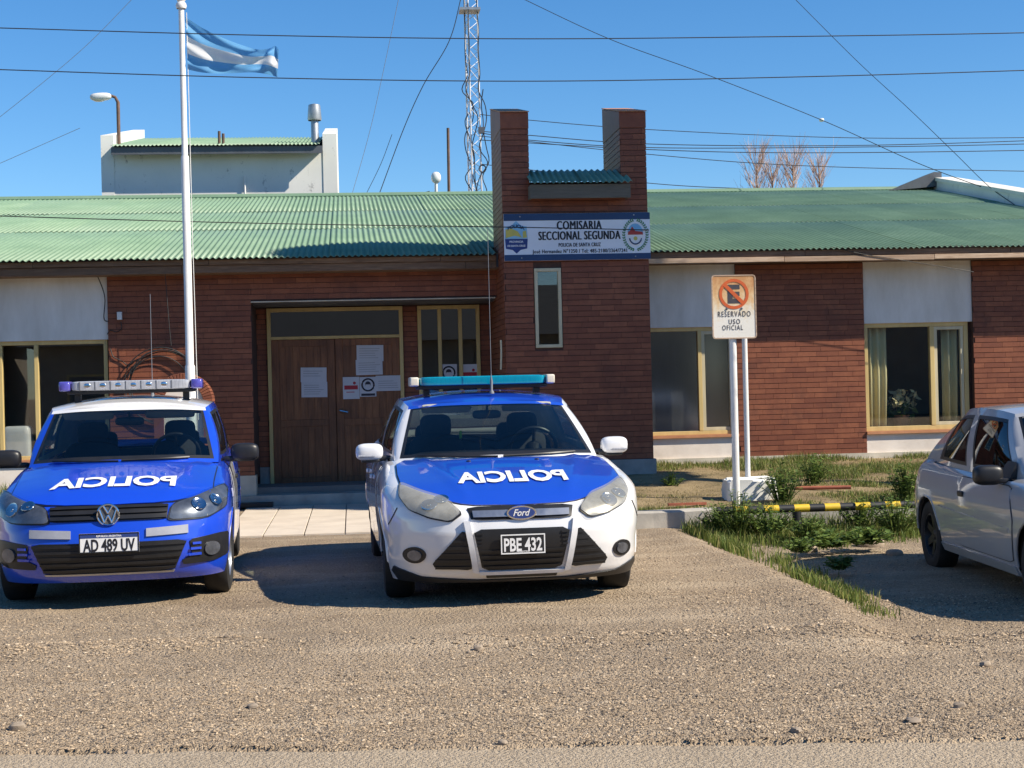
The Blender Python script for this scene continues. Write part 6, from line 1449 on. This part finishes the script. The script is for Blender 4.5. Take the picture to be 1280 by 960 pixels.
wd(1082, 680, .26, .15, 34, 6, 'bright broad leafed weed right of centre in the hollow', .05)
wd(1075, 660, .24, .30, 30, 7, 'tall weed behind the barrier midway')
wd(1120, 664, .28, .36, 34, 8, 'bushy weed beside the silver car rear wheel')
wd(1000, 690, .2, .12, 24, 9, 'small weed at the top of the gravel rim')
wd(1132, 625, .22, .40, 34, 10, 'tall grassy weed beside the silver car on the lawn', .04, .2)
wd(978, 628, .22, .42, 30, 11, 'upright weed growing right of the concrete block', .04, .2)
wd(1015, 605, .20, .34, 26, 12, 'leafy weed on the lawn below the brick pier', .04, .3)
wd(840, 610, .16, .20, 18, 13, 'small weed on the lawn beside the tower', .03, .25)
wd(1052, 712, .13, .12, 18, 14, 'grassy weed on the sunny side of the gravel rim', .04)
for k, (px, py, r) in enumerate(((1088, 678, .10), (1010, 685, .07), (1118, 690, .06))):
    p = G(px, py, -.06); m = MB(); m.sell((0, 0, 0), (r * 1.3, r, r * .75), .7, 12, 8); o = m.build('stone', 'rock', smooth=True); o.location = (p.x, p.y, -.08); tag(o, ['big grey stone half hidden by weeds under the barrier', 'pale stone beside the barrier post', 'brown stone near the silver car wheel'][k], 'stone', 'stones in the weedy hollow')

# poplar added outside the frame on the right, crown shaped to shade tower and entrance
TX = T1; hdir = Vector((SUN.x, SUN.y, 0)).normalized(); edir = Vector((-hdir.y, hdir.x, 0)); tt = 8.0
if edir.y < 0: edir = -edir
tb = Vector((TX, WY, 0)) + hdir * tt - edir * 1.42
zl, zh = (-.05 * 1 + math.sin(SUN_EL) * tt) / math.cos(SUN_EL), (5.05 + math.sin(SUN_EL) * tt) / math.cos(SUN_EL)
te = empty('added_poplar', (tb.x, tb.y, 0), 0, 'added unseen columnar poplar, its crown shaped to shade the tower and entrance', 'tree')
MB().tube([(tb.x, tb.y, 0), (tb.x + .03, tb.y, zl), (tb.x, tb.y, zh - .6)], [.17, .13, .03], 10).build('trunk', 'bark', te, True)  # trunk of the added poplar
r = np.random.default_rng(77); n = 30000
zz = r.uniform(zl, zh, n); u = (zz - zl) / (zh - zl); rad = 1.05 * np.clip(np.minimum(u / .05, (1 - u) / .10), .25, 1) ** .5; rr = np.sqrt(r.random(n)) * rad * (1 + .10 * np.sin(zz * 5) ); an = r.uniform(0, 2 * PI, n)
p = np.stack([tb.x + rr * np.cos(an), tb.y + rr * np.sin(an), zz], -1); s = .075 * r.uniform(.7, 1.4, n); a = r.normal(size=(n, 3)); a /= np.linalg.norm(a, axis=1)[:, None]; b = np.cross(a, r.normal(size=(n, 3))); b /= np.linalg.norm(b, axis=1)[:, None]
V = np.stack([p - a * s[:, None], p + b * s[:, None] * .7, p + a * s[:, None], p - b * s[:, None] * .7], 1).reshape(-1, 3); link('crown', bigmesh('crown', V, np.arange(4 * n).reshape(-1, 4), 'crown_leaf'), te)  # crown of the added poplar, there to shade tower and entrance

# houses across the street, mirrored in the window panes
for (xa, xb, hw, hr, lb) in ((-11, 13, 3.3, 5.2, 'long low house straight across the street, mirrored in the panes'), (15.5, 42, 4.4, 6.4, 'taller house across the street at right, mirrored in the panes'), (-40, -13, 3.6, 5.6, 'house across the street at left, mirrored in the panes')):
    hs = empty('house', ((xa + xb) / 2, -16, 0), 0, lb, 'building', 'houses across the street')
    MB().box(xa, xb, -24, -16, 0, hw).build('wall', 'house_wall', hs); m = MB(); m.add([(xa - .6, -15.3, hw - .1), (xb + .6, -15.3, hw - .1), (xb + .6, -24.7, hw - .1), (xa - .6, -24.7, hw - .1), (xa - .6, -20, hr), (xb + .6, -20, hr)], [(0, 1, 5, 4), (2, 3, 4, 5), (0, 4, 3), (1, 2, 5), (0, 3, 2, 1)]); m.build('roof', 'roof_tile_far', hs)
    for k in range(4):
        x = xa + (xb - xa) * (k + .5) / 4 - .8 + (1.2 if k > 1 else -1.2); w_ = MB().box(x, x + 1.6, -15.97, -15.93, 1.0, 2.2).build('window', 'cream_wood', hs); MB().box(x + .08, x + 1.52, -15.925, -15.92, 1.08, 2.12).build('pane', 'metal_dark', w_)
    x = (xa + xb) / 2; MB().box(x - .5, x + .5, -15.97, -15.92, 0, 2.1).build('door', 'door_wood', hs)
